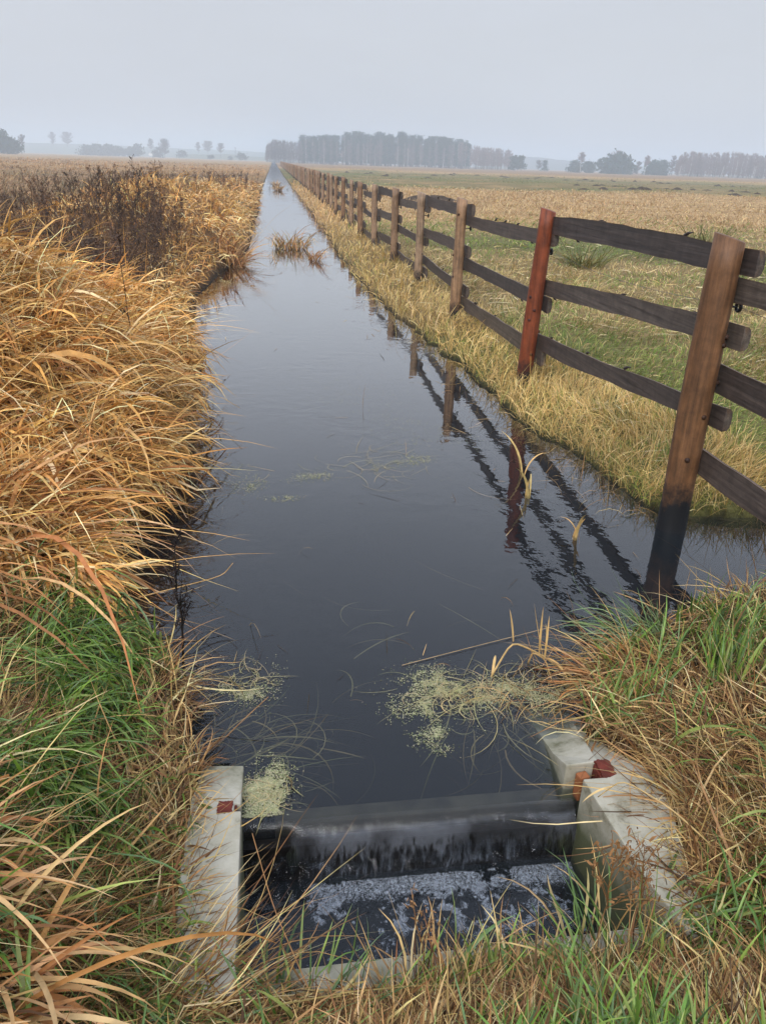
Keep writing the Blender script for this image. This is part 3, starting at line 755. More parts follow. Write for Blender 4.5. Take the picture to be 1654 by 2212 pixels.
#MARK_VEG
# ------------------------------------------------------------------ grasses
def polar(n, r0, r1, a0=-52, a1=52, k=0.0):
    """points around the bank, thinning with distance; k > 0 thins faster"""
    u = rng.random(n)
    if k: r = (r0 ** -k + u * (r1 ** -k - r0 ** -k)) ** (-1 / k)
    else: r = r0 * (r1 / r0) ** u
    a = np.radians(rng.uniform(a0, a1, n)) + YAW
    return r * np.sin(a), r * np.cos(a)
def sub(m, *a): return [q[m] for q in a]
REED = [(230, 186, 116), (216, 166, 93), (200, 146, 78), (172, 116, 58), (240, 211, 156), (168, 132, 78), (128, 84, 44)]
REED_P = [.24, .24, .19, .10, .13, .06, .04]
STRAW = [(216, 194, 142), (200, 172, 112), (186, 156, 96), (160, 130, 78), (228, 210, 166), (142, 138, 72)]
GREEN = [(102, 132, 50), (84, 112, 40), (122, 146, 62), (64, 90, 34), (142, 152, 76), (106, 134, 80)]
LITTER = [(134, 94, 56), (172, 132, 84), (108, 76, 46), (196, 158, 102), (84, 62, 40)]

# 1 the lodged reed grass of the left bank
g = Geo()
x, y = polar(140000, 2.6, 60, -52, 6, .3)
e = xL(y) - x
keep = (e > .10 + .03 * (y < 8)) & (e < np.interp(y, [2.6, 8, 20, 60], [3.2, 3.4, 4.2, 4.0])) & (y > 2.75 + .3 * fbm(x * 3, y * 3))
weedy = (.5 + .5 * sm(.35, .55, fbm(x * .45 + 2, y * .28 + 5))) * sm(7.4, 8.6, y) * sm(16, 12, y) * sm(.3, .9, e)
keep &= rng.random(len(x)) > .85 * weedy
x, y, e = sub(keep, x, y, e)
N = len(x); r = np.hypot(x, y)
fl = fbm(x * .8 + 11, y * .7 + 3, 2); f2 = fbm(x * 2.6, y * 2.4 + 30, 2)
az = -.35 + (fl - .5) * 4.2 + (f2 - .5) * 2.6 + rng.normal(0, .95, N)
az = np.where(e < .35, az * .5 - .1, az)
amp = reed_amp(y)
L = np.clip(np.interp(y, [2.6, 3.6, 4.5, 6.8, 7.8, 12, 16, 60], [.36, .42, .44, .44, .22, .25, .40, .44]) * rng.lognormal(0, .28, N), .12, 1.0) * np.where(e < .35, .85, 1)
wid = np.clip(rng.lognormal(-4.60, .45, N), .003, .022) * (1 + .04 * np.maximum(r - 4, 0)) * .8
wid = np.clip(wid, .0010 * r, None)
th0 = rng.normal(.70, .35, N); bend = rng.normal(1.75, .6, N)
col = pick(REED, N, .22, REED_P) * (.50 + 1.0 * fbm(x * 2.4 + 3, y * 2.2, 3))[:, None]
fade = sm(10, 30, r)[:, None]; col = col * (1 - .25 * fade) + lin(176, 138, 92) * .25 * fade
base = np.stack([x, y, gz(x, y) - .02], 1)
lift = rng.uniform(.004, .12, N)
big = rng.random(N) < .10; wid = np.where(big & (y < 8), wid * 1.9, wid); col = np.where(big[:, None], col * 1.12, col)
kink = np.where(rng.random(N) < .34, rng.uniform(.3, .8, N), 2.0)
blades(g, base, az, L, th0, bend, wid, col, 6, 1.1, clamp=lambda a, b: above(a, b) + lift, side_bend=rng.normal(0, .6, N), tipc=1.08, kink=kink)
k = (rng.random(N) < .035) & (y < 9)                          # pale broken stems lying across the heap
blades(g, base[k] + np.array([0, 0, .08]), rng.normal(-.3, 1.2, k.sum()), rng.uniform(.4, .9, k.sum()), rng.normal(1.25, .2, k.sum()), rng.normal(.3, .2, k.sum()), .0045, col[k] * 1.25, 5, 1.0, clamp=lambda a, b: above(a, b) + .10)
# thin upright stems standing out of it
k = rng.random(N) < .03
blades(g, base[k], az[k] + rng.normal(0, .6, k.sum()), L[k] * .95, rng.normal(.25, .25, k.sum()), rng.normal(.9, .4, k.sum()), np.maximum(.0028, .0009 * r[k]), col[k] * 1.05, 6, 2.0)
tag(g.build('reed_grass', m_blade), 'lodged straw coloured reed grass heaped along the left bank', 'reed grass', kind='stuff')

# 2 grass of the near banks: green blades over matted straw
g = Geo(); gd = Geo()
x, y = polar(165000, .86, 4.3, -62, 62, .9)
wallm = lambda x, y: ((x > np.interp(y, [1.2, 1.4, 1.6, 1.75, 1.9], [-.17, -.225, -.25, -.26, -.24]) - .03 * fbm(x * 20, y * 20)) & (x < .91) & (y > np.where(x < 0, 1.32 - .25 * fbm(x * 9, y * 9), 1.175)) & (y < 1.90)) | ((x > .86) & (x < 1.05) & (y > 1.33) & (y < 1.9)) 
ok = (gz(x, y) > -.02) & ~wallm(x, y)
lim = np.where(x < .4, 2.75 + .3 * fbm(x * 3, y * 3), 3.02)
ok &= (y < lim + rng.normal(0, .12, len(x)))
x, y = sub(ok, x, y)
N = len(x)
clump = fbm(x * 3.2 + 7, y * 3.2 + 1, 3)
gl = np.where(x < .4, .26 + .44 * sm(1.2, 1.9, y) - .35 * sm(2.0, 2.6, y), .24 + .60 * sm(1.8, 2.3, y))
gl = gl + .28 * ((x > 1.15) & (y > 1.95)) + .12 * ((x < -.2) & (y > 1.5) & (y < 2.4)) - .30 * ((x > 1.0) & (y > 1.25) & (y < 1.95) & (x < 1.9)) - .12 * ((x < 0) & (y < 1.5))
isg = rng.random(N) < np.clip(gl * sm(.28, .60, clump) * 1.5, 0.04, .9)
base = np.stack([x, y, gz(x, y) - .01], 1)
# matted straw and litter
m = ~isg; n = m.sum(); xb, yb = x[m], y[m]
fl = fbm(xb * 2.2 + 4, yb * 2.2, 2)
az = (fl - .5) * 9 + rng.normal(0, .9, n)
az = np.where((xb > .95) & (yb > 1.2) & (yb < 2.1), 2.7 + (fl - .5) * 5 + rng.normal(0, 1.0, n), az)
L = np.clip(rng.lognormal(-1.95, .42, n), .04, .45); wid = np.clip(rng.lognormal(-5.75, .42, n), .0014, .009)
nearw = (xb > -.42) & (xb < 1.0) & (yb < 2.0); L = np.where(nearw, L * .62, L)
lift = rng.uniform(.003, .055, n)
col = pick(LITTER + STRAW[:4], n, .22, [.17, .17, .14, .09, .10, .08, .09, .09, .07])
blades(gd, base[m], az, L, rng.normal(1.0, .35, n), rng.normal(.75, .5, n), wid, col, 5, 1.0, clamp=lambda a, b: above(a, b) + lift, side_bend=rng.normal(0, .6, n))
# green blades
m = isg; n = m.sum(); xb, yb = x[m], y[m]
cl = fbm(xb * 5 + 3, yb * 5, 2)
az = (fbm(xb * 2 + 9, yb * 2 + 9, 2) - .5) * 9 + rng.normal(0, .8, n)
L = np.clip(rng.lognormal(-1.72, .36, n), .06, .42) * (.7 + .6 * cl); wid = np.clip(rng.lognormal(-5.08, .35, n), .0024, .012)
nearw = (xb > -.42) & (xb < 1.0) & (yb < 2.0); L = np.where(nearw, L * .62, L)
tall = ((xb > 1.15) & (yb > 1.9)); L = L * np.where(tall, np.interp(yb, [1.9, 2.3, 2.8, 3.2], [1.1, .85, .42, .3]), 1)
th0 = np.abs(rng.normal(.35, .25, n)); bend = np.where(tall, rng.normal(.45, .35, n), rng.normal(1.45, .55, n))
col = pick(GREEN, n, .18, [.26, .22, .2, .12, .12, .08])
lift = rng.uniform(.01, .07, n)
blades(g, base[m], az, L, th0, bend, wid, col, 6, 1.4, clamp=lambda a, b: gz(a, b) * 0 + np.maximum(gz(a, b), .002) + lift * .5, side_bend=rng.normal(0, .3, n), tipc=1.12, fold=.35)
tag(g.build('green_grass', m_green), 'wet green grass growing through the straw on the near banks', 'grass', kind='stuff')
tag(gd.build('matted_straw', m_blade), 'matted brown straw and dead grass on the near banks', 'dead grass', kind='stuff')

# 3 pale verge between ditch and fence, and the mown field behind it
g = Geo()
x, y = polar(170000, 3.0, 70, -8, 60, .5)
eR = x - xR(y)
keep = (eR > -.03) & (gz(x, y) > -.01) & (y > 2.9)
x, y, eR = sub(keep, x, y, eR); N = len(x); r = np.hypot(x, y)
verge = sm(1.25, .75, eR + .35 * (fbm(x * 1.5, y * 1.5) - .5))
n1 = fbm(x * .16 + 3, y * .16 + 7, 4); n4 = fbm(x * 1.1 + 20, y * 1.1, 3)
pg = np.clip(sm(.34, .52, n1) * .95 * (1 - verge) + sm(.55, .75, n4) * .45 * (1 - .6 * verge), 0, .9) * sm(34, 18, y)
pg = np.where((eR < .5) & (y < 4.6), pg + .25, pg)
isg = rng.random(N) < pg
col = np.where(isg[:, None], pick([(112, 124, 54), (92, 112, 46), (134, 138, 70)], N, .16), pick([(196, 172, 118), (178, 154, 100), (166, 142, 90), (150, 128, 80), (206, 186, 138), (134, 132, 74)], N, .10, [.24, .25, .2, .12, .10, .09]))
tanmix = sm(18, 32, y + 14 * (fbm(x * .02 + 8, y * .045 + 2, 3) - .5))[:, None]
col = np.where(isg[:, None], col, col * (1 - tanmix) + pick([(182, 152, 106), (166, 138, 96), (194, 168, 122)], N, .12) * tanmix)
col *= (.80 + .60 * fbm(x * .9 + 2, y * .9 + 8, 3))[:, None] * (1 + verge[:, None] * np.array([.24, .16, .03]))
tuft = sm(.55, .75, fbm(x * .7 + 30, y * .7 + 4, 3))
Lb = np.where(verge > .5, .15, .08 + .09 * tuft) + .05 * tanmix[:, 0]
L = Lb * rng.lognormal(0, .35, N) * np.where(isg, .8, 1)
wid = np.clip(np.clip(rng.lognormal(-5.9, .35, N), .0014, .006), .0008 * r, None)
fl = fbm(x * 1.4 + 2, y * 1.4 + 6, 2)
az = np.where(eR < .35, math.pi + .3, 0) * (rng.random(N) < .45) + (fl - .5) * 8 + rng.normal(0, .8, N)
th0 = np.where(verge > .5, np.abs(rng.normal(.35, .3, N)), np.abs(rng.normal(.75, .4, N))); bend = rng.normal(.8, .5, N)
lift = rng.uniform(.003, .04, N)
blades(g, np.stack([x, y, gz(x, y) - .01], 1), az, L, th0, bend, wid, col, 4, 1.2, clamp=lambda a, b: above(a, b) + lift, side_bend=rng.normal(0, .5, N))
# lying hay
x, y = polar(9000, 3.5, 30, -5, 60, .7); eR = x - xR(y); k = (eR > .3) & (gz(x, y) > 0); x, y = sub(k, x, y); n = len(x); r = np.hypot(x, y)
k = rng.random(n) < sm(.35, .65, fbm(x * .6 + 7, y * .6 + 2, 3)); x, y, r = sub(k, x, y, r); n = len(x)
lift = rng.uniform(.02, .08, n)
blades(g, np.stack([x, y, gz(x, y) + .04], 1), rng.uniform(0, 6.28, n), rng.uniform(.12, .3, n), 1.45, rng.normal(.1, .2, n), np.clip(.0024, .0009 * r, None), pick(STRAW, n, .12, [.3, .25, .15, .05, .22, .03]), 3, 1, clamp=lambda a, b: above(a, b) + lift)
tag(g.build('verge_grass', m_blade), 'pale mown straw and grass between the ditch and the field beyond the fence', 'grass', kind='stuff')

# 4 rough grass further off
g = Geo()
x, y = polar(150000, 26, 200, -8, 52, .35); k = x > xR(y) + .2; x, y = sub(k, x, y); r = np.hypot(x, y); n = len(x)
n3 = fbm(x * .02 + 8, y * .045 + 2, 3); nn = fbm(x * .16 + 3, y * .16 + 7, 4)
gb = sm(62, 74, r + 26 * (n3 - .5)) * sm(200, 150, r + 60 * (nn - .5))
t = fbm(x * .3, y * .3, 3)
kk = rng.random(n) < (1 - .35 * gb); x, y, r, gb, t = sub(kk, x, y, r, gb, t); n = len(x)
col = pick([(182, 150, 106), (164, 136, 96), (194, 168, 124), (142, 118, 84)], n, .09) * (.66 + .7 * t)[:, None]
col = np.where((rng.random(n) < gb)[:, None], pick([(118, 124, 70), (138, 126, 84), (100, 110, 62), (160, 136, 92)], n, .12), col)
L = (.07 + .16 * sm(.45, .8, t)) * rng.lognormal(0, .3, n) * (1 - .4 * gb)
blades(g, np.stack([x, y, gz(x, y) - .02], 1), rng.uniform(0, 6.28, n), L, np.abs(rng.normal(.7, .35, n)), rng.normal(.7, .4, n), .0007 * r, col, 3)
x, y = polar(170000, 9, 230, -52, -1, .35); e = xL(y) - x; k = e > np.interp(y, [9, 20, 60, 70, 240], [2.4, 3.2, 3.0, .3, .1]); x, y = sub(k, x, y); r = np.hypot(x, y); n = len(x)
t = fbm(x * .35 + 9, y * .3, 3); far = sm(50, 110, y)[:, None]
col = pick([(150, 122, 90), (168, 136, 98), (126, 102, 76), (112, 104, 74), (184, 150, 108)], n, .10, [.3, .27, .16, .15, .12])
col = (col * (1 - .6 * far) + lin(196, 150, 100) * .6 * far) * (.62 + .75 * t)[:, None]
dk = sm(.58, .72, fbm(x * .22 + 31, y * .16 + 3, 3)); col = col * (1 - .45 * dk)[:, None]
L = (.13 + .30 * sm(.4, .8, t) + .12 * dk) * rng.lognormal(0, .3, n) * np.interp(y, [9, 30, 80], [1.15, .9, .7])
blades(g, np.stack([x, y, gz(x, y) - .02], 1), rng.normal(0, 1.2, n), L, np.abs(rng.normal(.35, .25, n)), rng.normal(.9, .5, n), np.maximum(.003, .00068 * r), col, 3)
tag(g.build('rough_grass', m_blade), 'rough tan grass of the far meadows on both sides of the ditch', 'grass', kind='stuff')

# ------------------------------------------------------------------ clumps standing on their own
def clump(name, label, cat, loc, n, rad, L, wid, cols, lean=(0, 0), spread=.5, bend=1.2, seg=6, mat=None, group=None, kinkp=0.0, p=None, floor=None, fold=0.25):
    o = empty(name, loc); g = Geo()
    a = rng.uniform(0, 6.28, n); q = rad * np.sqrt(rng.random(n))
    b = np.stack([q * np.cos(a), q * np.sin(a), np.full(n, -.04)], 1)
    az = a + rng.normal(0, .7, n)
    vx = np.cos(az) * spread + lean[0]; vy = np.sin(az) * spread + lean[1]
    az = np.arctan2(vy, vx); th = np.clip(np.hypot(vx, vy) * rng.lognormal(0, .3, n), .05, 1.5)
    kink = np.where(rng.random(n) < kinkp, rng.uniform(.35, .8, n), 2.0)
    lift = rng.uniform(.003, .05, n)
    fl = (lambda X_, Y_: (above(X_ + loc[0], Y_ + loc[1]) - loc[2]) + lift) if floor is None else floor
    blades(g, b, az, L * rng.lognormal(0, .28, n), th, rng.normal(bend, .4, n), wid * rng.lognormal(0, .3, n), pick(cols, n, .15, p), seg, 1.3, clamp=fl, side_bend=rng.normal(0, .4, n), kink=kink, fold=fold)
    g.build('leaves', mat or m_blade, o)
    return tag(o, label, cat, group)
BROWN = [(198, 144, 90), (180, 124, 72), (212, 166, 112), (152, 102, 60), (222, 182, 130)]
def on(x, y, dz=0.0): return (x, y, float(gz(x, y)) + dz)
clump('reed_clump', 'clump of bent brown rushes standing in the middle of the ditch water', 'rushes', (.33, 17.8, 0), 210, .36, .52, .012, STRAW[:4] + BROWN[:3], (.05, -.2), .25, 1.1, 6, kinkp=.6)
clump('reed_clump', 'small low rush tuft just right of the large mid ditch clump', 'rushes', (.72, 15.6, 0), 60, .12, .35, .012, BROWN, (.1, -.1), .4, 1.0, 5, kinkp=.4)
for i, (cx_, cy_, n_, s_) in enumerate([(.25, 52, 70, .4), (.2, 62, 90, .45)]):
    clump('reed_clump', 'rusty rushes dividing the far end of the ditch', 'rushes', (cx_, cy_, 0), n_, s_ * .6, .42, .03, [(196, 160, 112), (176, 138, 96), (210, 178, 130)], (0, -.1), .3, .9, 4, group='rushes dividing the far ditch', fold=0)
clump('reed_clump', 'broken brown rushes at the left water edge below the dark weeds', 'rushes', (-.78, 14.6, 0), 110, .25, .75, .014, BROWN, (.35, -.2), .3, 1.1, 6, kinkp=.4)
clump('straw_tuft', 'loose straw stems leaning over the lower pool from its left corner', 'straw tuft', on(-.27, 1.14), 120, .10, .34, .0028, STRAW[:4] + LITTER[:3], (.85, .35), .3, .6, 6, kinkp=.1)
clump('straw_tuft', 'straw and withered blades hanging over the left wing wall', 'straw tuft', on(-.43, 1.42), 120, .10, .22, .0030, STRAW[:4] + LITTER, (.75, .1), .5, .9, 6, kinkp=.15)
clump('grass_tuft', 'green blades overhanging the left end of the headwall', 'grass tuft', on(.02, 1.08), 60, .13, .17, .0052, GREEN, (.1, .35), .4, 1.0, 6, m_green)
clump('straw_tuft', 'brown withered tuft at the middle of the headwall', 'straw tuft', on(.30, 1.08), 110, .12, .15, .0034, LITTER + STRAW[:2], (.0, .3), .5, .8, 6, kinkp=.2)
clump('grass_tuft', 'taller green and straw tuft at the right end of the headwall', 'grass tuft', on(.74, 1.12), 60, .12, .22, .0046, GREEN + STRAW[1:4], (-.1, .25), .35, .8, 6, m_green)
clump('straw_tuft', 'straw heaped against the outer side of the right wing wall', 'straw tuft', on(1.17, 1.50), 120, .14, .22, .0032, STRAW[:4] + LITTER, (-.7, -.1), .5, .9, 6, kinkp=.15)
clump('straw_tuft', 'orange straw tuft hanging over the water beside the right bank reeds', 'straw tuft', on(1.22, 2.22), 170, .14, .22, .0042, BROWN + STRAW[1:3], (-.7, .0), .5, 1.0, 6, kinkp=.2)
# broad dry leaves
p_ = at(60, 1270, .45)
clump('broad_reed_tussock', 'tussock of broad orange brown leaves at the left edge above the green grass', 'reed tussock', on(-1.35, 3.0), 190, .36, .60, .012, BROWN, (.75, -.2), .35, 1.25, 7, kinkp=.06)
clump('broad_reed_tussock', 'broad brown leaves drooping in the bottom left corner', 'reed tussock', on(-.66, 1.06), 170, .15, .30, .0095, BROWN, (.45, -.15), .45, 1.35, 8, kinkp=.08)
clump('broad_reed_tussock', 'second fan of broad brown leaves at the lower left edge', 'reed tussock', on(-.80, 1.24), 110, .10, .26, .009, BROWN, (.55, -.25), .45, 1.35, 8, kinkp=.08)
clump('grass_tuft', 'pale blue green tuft leaning over the water on the right bank', 'grass tuft', on(1.42, 2.48), 130, .12, .22, .0045, [(128, 152, 96), (146, 166, 116), (98, 132, 68)], (-.7, .15), .4, .7, 6, m_green)
clump('grass_tuft', 'dark green sedge tuft in the field behind the nearest fence bay', 'grass tuft', on(5.6, 14.2), 260, .35, .42, .012, [(96, 104, 48), (120, 122, 60), (150, 128, 70)], (0, 0), .5, .7, 5, m_green, fold=0)
clump('grass_tuft', 'grey green sedge tuft at the right edge of the field', 'grass tuft', on(9.6, 17.2), 200, .3, .6, .014, [(110, 106, 60), (132, 118, 70)], (0, 0), .4, .6, 5, fold=0)
clump('grass_tuft', 'bright green tuft in the mown field beyond the second rail bay', 'grass tuft', on(8.2, 20.5), 160, .3, .2, .016, [(98, 132, 48), (84, 120, 44)], (0, 0), .6, .6, 4, m_green, fold=0)

# ------------------------------------------------------------------ dead weeds
def weed_geo(h, seed, nb=9, col=(66, 50, 40), thick=.004, spread=.55, n=4, scraps=True):
    rr = np.random.default_rng(seed); g = Geo(); c = lin(*col)
    t = np.linspace(0, 1, 6); ln = rr.normal(0, .10, 2) * h
    P = np.stack([ln[0] * t ** 1.5, ln[1] * t ** 1.5, h * t], 1); P[1:-1, :2] += rr.normal(0, .012 * h, (4, 2))
    tube(g, P, np.linspace(thick, thick * .45, 6), n, c)
    tips = [P[-1]]
    for i in range(nb):
        s = rr.uniform(.3, .97); p = P[0] + (P[-1] - P[0]) * s; p = np.array([np.interp(s, t, P[:, k]) for k in range(3)])
        a = rr.uniform(0, 6.28); L_ = h * rr.uniform(.10, .30) * (1.25 - s * .6)
        d = np.array([math.cos(a) * spread, math.sin(a) * spread, rr.uniform(.5, 1.0)])
        q1 = p + d * L_ * .5; q2 = q1 + (d + np.array([0, 0, rr.uniform(-.3, .3)])) * L_ * .5
        tube(g, [p, q1, q2], [thick * .55, thick * .45, thick * .3], 3, c * rr.uniform(.8, 1.2), cap=False)
        tips.append(q2); tips.append(q1)
        for _ in range(2):
            a2 = a + rr.normal(0, .8); e2 = q1 + np.array([math.cos(a2) * .5, math.sin(a2) * .5, .6]) * L_ * .4
            tube(g, [q1, e2], [thick * .4, thick * .25], 3, c, cap=False); tips.append(e2)
    if scraps:                                                  # shrivelled leaves and seed heads
        tips = np.array(tips)
        b = np.repeat(tips, 2, 0) + rr.normal(0, .006, (len(tips) * 2, 3)); m_ = len(b)
        blades(g, b, rr.uniform(0, 6.28, m_), rr.uniform(.02, .05, m_) * h / .8, rr.uniform(.3, 2.6, m_), rr.normal(.8, .5, m_), rr.uniform(.006, .014, m_) * h / .8, np.tile(c, (m_, 1)) * rr.uniform(.7, 1.5, (m_, 1)), 2)
    return g
wv = [weed_geo(1.0, 100 + i, 10, [(80, 62, 50), (94, 72, 56), (70, 56, 46), (108, 82, 60)][i % 4], .0075) for i in range(8)]
g = Geo()
x, y = polar(14000, 7.5, 60, -45, -2, .5); e = xL(y) - x
dens = (.35 + .65 * sm(.35, .55, fbm(x * .45 + 2, y * .28 + 5))) * sm(7.6, 8.6, y) * sm(17, 12.5, y) * sm(.25, .8, e) * sm(5.5, 3.0, e) + .10 * sm(12, 20, y) * (fbm(x * .3 + 4, y * .2) > .55) + .5 * sm(28, 34, y) * sm(60, 48, y) * sm(.2, .6, e) * sm(2.4, 1.6, e)
k = rng.random(len(x)) < dens
for xx, yy in zip(x[k][:1500], y[k][:1500]):
    s = rng.uniform(.40, .74) * (1.15 if yy > 27 else 1)
    g.merge(wv[rng.integers(8)], rng.uniform(0, 6.28), (s, s, s), (xx, yy, float(gz(xx, yy)) - .05), rng.uniform(.8, 1.25))
tag(g.build('dead_weed_thicket', m_weed), 'thicket of dark brown dead weeds behind the reed grass on the left bank', 'weeds', kind='stuff')
def weed(label, loc, h, seed, nb, col, thick, group=None, spread=.55, scraps=True):
    o = weed_geo(h, seed, nb, col, thick, spread, 4, scraps).build('dead_weed', m_weed, None, False, loc)
    return tag(o, label, 'weed', group)
q = at_y(206, 452, 15.0); zt_ = at_y(200, 362, 15.0)[2]; zb_ = float(gz(q[0], 15.0)) - .05; weed('tall thin forked dead weed rising highest out of the left meadow', (q[0], 15.0, zb_), zt_ - zb_, 31, 5, (64, 50, 42), .010, None, .55, False)
weed('blackened drooping dead plant at the water edge left of the ditch', (-.385, 2.50, .0), .50, 12, 16, (34, 26, 22), .0045, None, .3)
weed('dark twiggy dead stem leaning out of the orange reed grass near the water', (-.95, 5.15, .55), .75, 77, 6, (70, 50, 38), .004)
weed('purplish dark dead weed at the left edge of the reed heap', (-2.1, 5.6, .62), .75, 78, 14, (62, 48, 44), .005)
weed('brown dry seeded weed in front of the right wing wall, taller one', (.74, 1.215, .0), .42, 5, 14, (134, 96, 58), .0024)
weed('brown dry seeded weed in front of the right wing wall, shorter bushy one', (.83, 1.20, .0), .34, 9, 18, (122, 86, 52), .0022, None, .8)
weed('single dry brown stem before the foam at the bottom of the picture', (.30, 1.17, .0), .36, 15, 5, (140, 104, 66), .0018)

# ------------------------------------------------------------------ on and over the water
def stalk(name, label, pts, rad, col, cat='stalk', leaves=()):
    P = np.array(pts, float); o = empty(name, tuple(P[0])); g = Geo()
    t = np.linspace(0, 1, len(P)); tt = np.linspace(0, 1, 4 * len(P))
    Q_ = np.stack([np.interp(tt, t, P[:, k]) for k in range(3)], 1)
    for _ in range(2): Q_[1:-1] = (Q_[:-2] + 2 * Q_[1:-1] + Q_[2:]) / 4
    tube(g, Q_ - P[0], np.linspace(rad, rad * .6, len(Q_)), 6, lin(*col)); g.build('stem', m_blade, o, True)
    for (t0, az, L_, w_, th, bd) in leaves:
        lg = Geo(); b = np.array([[np.interp(t0, t, P[:, k]) - P[0][k] for k in range(3)]])
        blades(lg, b, az, L_, th, bd, w_, np.array([lin(*col)]) * 1.05, 8, 1.2, roll=.2, fold=.3); lg.build('leaf', m_blade, o, True)
    return tag(o, label, cat)
A_ = at(1060, 1462, 0); B_ = at_y(1105, 1385, 2.42); C_ = at_y(1165, 1412, 2.42); D_ = at(1235, 1462, .02)
stalk('bent_reed', 'pale reed stalk bent into an arch over the water before the right bank', [A_, B_, C_, D_], .0042, (208, 172, 112), 'reed',
      [(.02, 1.2, .11, .011, .5, 1.6), (.35, 1.9, .13, .010, .2, .3), (.66, 1.6, .20, .010, .15, -.1), (.70, 2.3, .22, .008, .35, -.1), (.72, 1.3, .17, .009, .1, .2)])
A_ = at(1140, 1432, 0); B_ = at_y(1150, 1408, A_[1]); C_ = at_y(1178, 1425, A_[1] - .02); D_ = at(1192, 1475, .01)
stalk('bent_reed', 'smaller reed stalk arched beside the pale bent one', [A_, B_, C_, D_], .0035, (196, 158, 100), 'reed', [(.6, -1.2, .16, .012, .9, 1.4)])
stalk('straw_stalk', 'long thin straw floating slantwise on the dark water', [at(868, 1437, .004), at(1010, 1400, .006), at(1160, 1362, .006), at(1292, 1328, .02)], .0013, (196, 166, 120), 'straw')
stalk('straw_stalk', 'long straw slanting down over the left edge of the lower pool', [at_y(612, 1725 + 350, 1.16) * 0 + np.array([.03, 1.12, .10]), at_y(590, 1960, 1.35), at_y(545, 1800, 1.52)], .0016, (178, 132, 84), 'straw')
stalk('straw_stalk', 'dry stem poking out over the water from the left bank grass', [at_y(455, 1625, 2.05), at_y(520, 1560, 2.1), at_y(580, 1505, 2.15)], .0022, (170, 128, 84), 'straw')
stalk('straw_stalk', 'bent straw reaching over the water beside the reed heap', [at_y(300, 1290, 2.7), at_y(480, 1245, 2.9), at_y(350, 1275, 2.8) + np.array([.28, .1, .06])], .0022, (206, 164, 104), 'straw')
stalk('straw_stalk', 'pale curved straw arching over the end of the right wing wall', [np.array([1.12, 1.35, .12]), np.array([1.0, 1.42, .22]), np.array([.9, 1.52, .24]), np.array([.855, 1.55, .15])], .0024, (214, 182, 124), 'straw', [(.8, 3.3, .10, .009, 1.5, .9)])
for i, (u, v, L_) in enumerate([(1128, 965, .34), (1140, 1010, .26), (1243, 1100, .24)]):
    q = at(u, v + 60, 0); o = empty('reed_leaf', tuple(q)); g = Geo()
    blades(g, np.zeros((3, 3)) + np.array([[0, 0, -.02], [.01, 0, -.02], [-.01, .01, -.02]]), np.array([2.6, .3, 3.6]) + i, np.array([1, .8, .6]) * L_, .12, np.array([.9, 1.9, .5]), .016, pick([(224, 186, 122)], 3, .08), 8, 1.6, fold=.35)
    g.build('leaf', m_blade, o)
    tag(o, ['tallest pale reed leaf standing in the water by the second fence post reflection', 'second pale reed leaf just in front of the tallest one in the water', 'lone folded reed leaf in the water near the nearest fence post'][i], 'leaf')
def discs(g, P, R, col):
    a = np.arange(5) * 2 * math.pi / 5; N = len(P)
    tl = rng.normal(0, .12, (N, 2)); ph = rng.uniform(0, 6.28, N)
    ang = a[None] + ph[:, None]
    dx, dy = np.cos(ang) * R[:, None], np.sin(ang) * R[:, None]
    V = P[:, None, :] + np.stack([dx, dy, dx * tl[:, :1] + dy * tl[:, 1:]], -1)
    V = np.concatenate([V, P[:, None, :] + np.array([0, 0, .0012])], 1)
    T = (np.arange(N)[:, None, None] * 6 + np.array([(i, (i + 1) % 5, 5) for i in range(5)])[None]).reshape(-1, 3)
    g.add(V.reshape(-1, 3), None, T, np.repeat(col, 6, 0))
g = Geo()
def duck(blobs, n, sc=14, thr=.5, r0=.0009, r1=.0024):
    B = np.array([[*at(u, v)[:2], ru, rv] for u, v, ru, rv in blobs]); i = rng.integers(0, len(B), n)
    x = B[i, 0] + rng.normal(0, 1, n) * B[i, 2]; y = B[i, 1] + rng.normal(0, 1, n) * B[i, 3]
    k = (rng.random(n) < (.22 + .78 * sm(.12, .02, np.abs(fbm(x * sc * .8 + 3, y * sc * .8, 4) - .5))) * sm(thr - .22, thr + .10, fbm(x * sc * .4 + 30, y * sc * .4, 3))) & (gz(x, y) < -.015) & (y > 1.715) & ~((x < -.14) & (y < 1.94)) & ~((x > .835) & (y < 2.0))
    x, y = sub(k, x, y); n = len(x)
    discs(g, np.stack([x, y, np.full(n, .0015) + rng.uniform(0, .0015, n)], 1), rng.uniform(r0, r1, n), pick([(168, 162, 124), (150, 150, 106), (186, 178, 144), (120, 128, 82)], n, .12))
duck([(575, 1690, .035, .05), (560, 1745, .03, .04), (585, 1790, .03, .02), (560, 1715, .03, .05)], 30000, 30, .40)
duck([(530, 1460, .05, .05), (545, 1490, .04, .05), (500, 1475, .03, .04)], 9000, 24, .5)
duck([(960, 1500, .07, .06), (1000, 1520, .06, .03), (930, 1475, .06, .05), (1080, 1490, .08, .03), (905, 1530, .05, .03), (1180, 1500, .09, .03), (945, 1590, .04, .04), (1000, 1500, .12, .08)], 30000, 22, .52)
duck([(u, 1035 - (u - 650) * .165, .05, .05) for u in range(650, 930, 20)], 4000, 14, .5, .0012, .0030)
duck([(520, 1030, .06, .12), (560, 1050, .06, .05), (610, 1075, .05, .03)], 2500, 12, .5, .0012, .003)
duck([(840, 870, .3, .5), (900, 930, .2, .4), (720, 840, .2, .4), (960, 960, .15, .3)], 4000, 6, .56, .0012, .003)
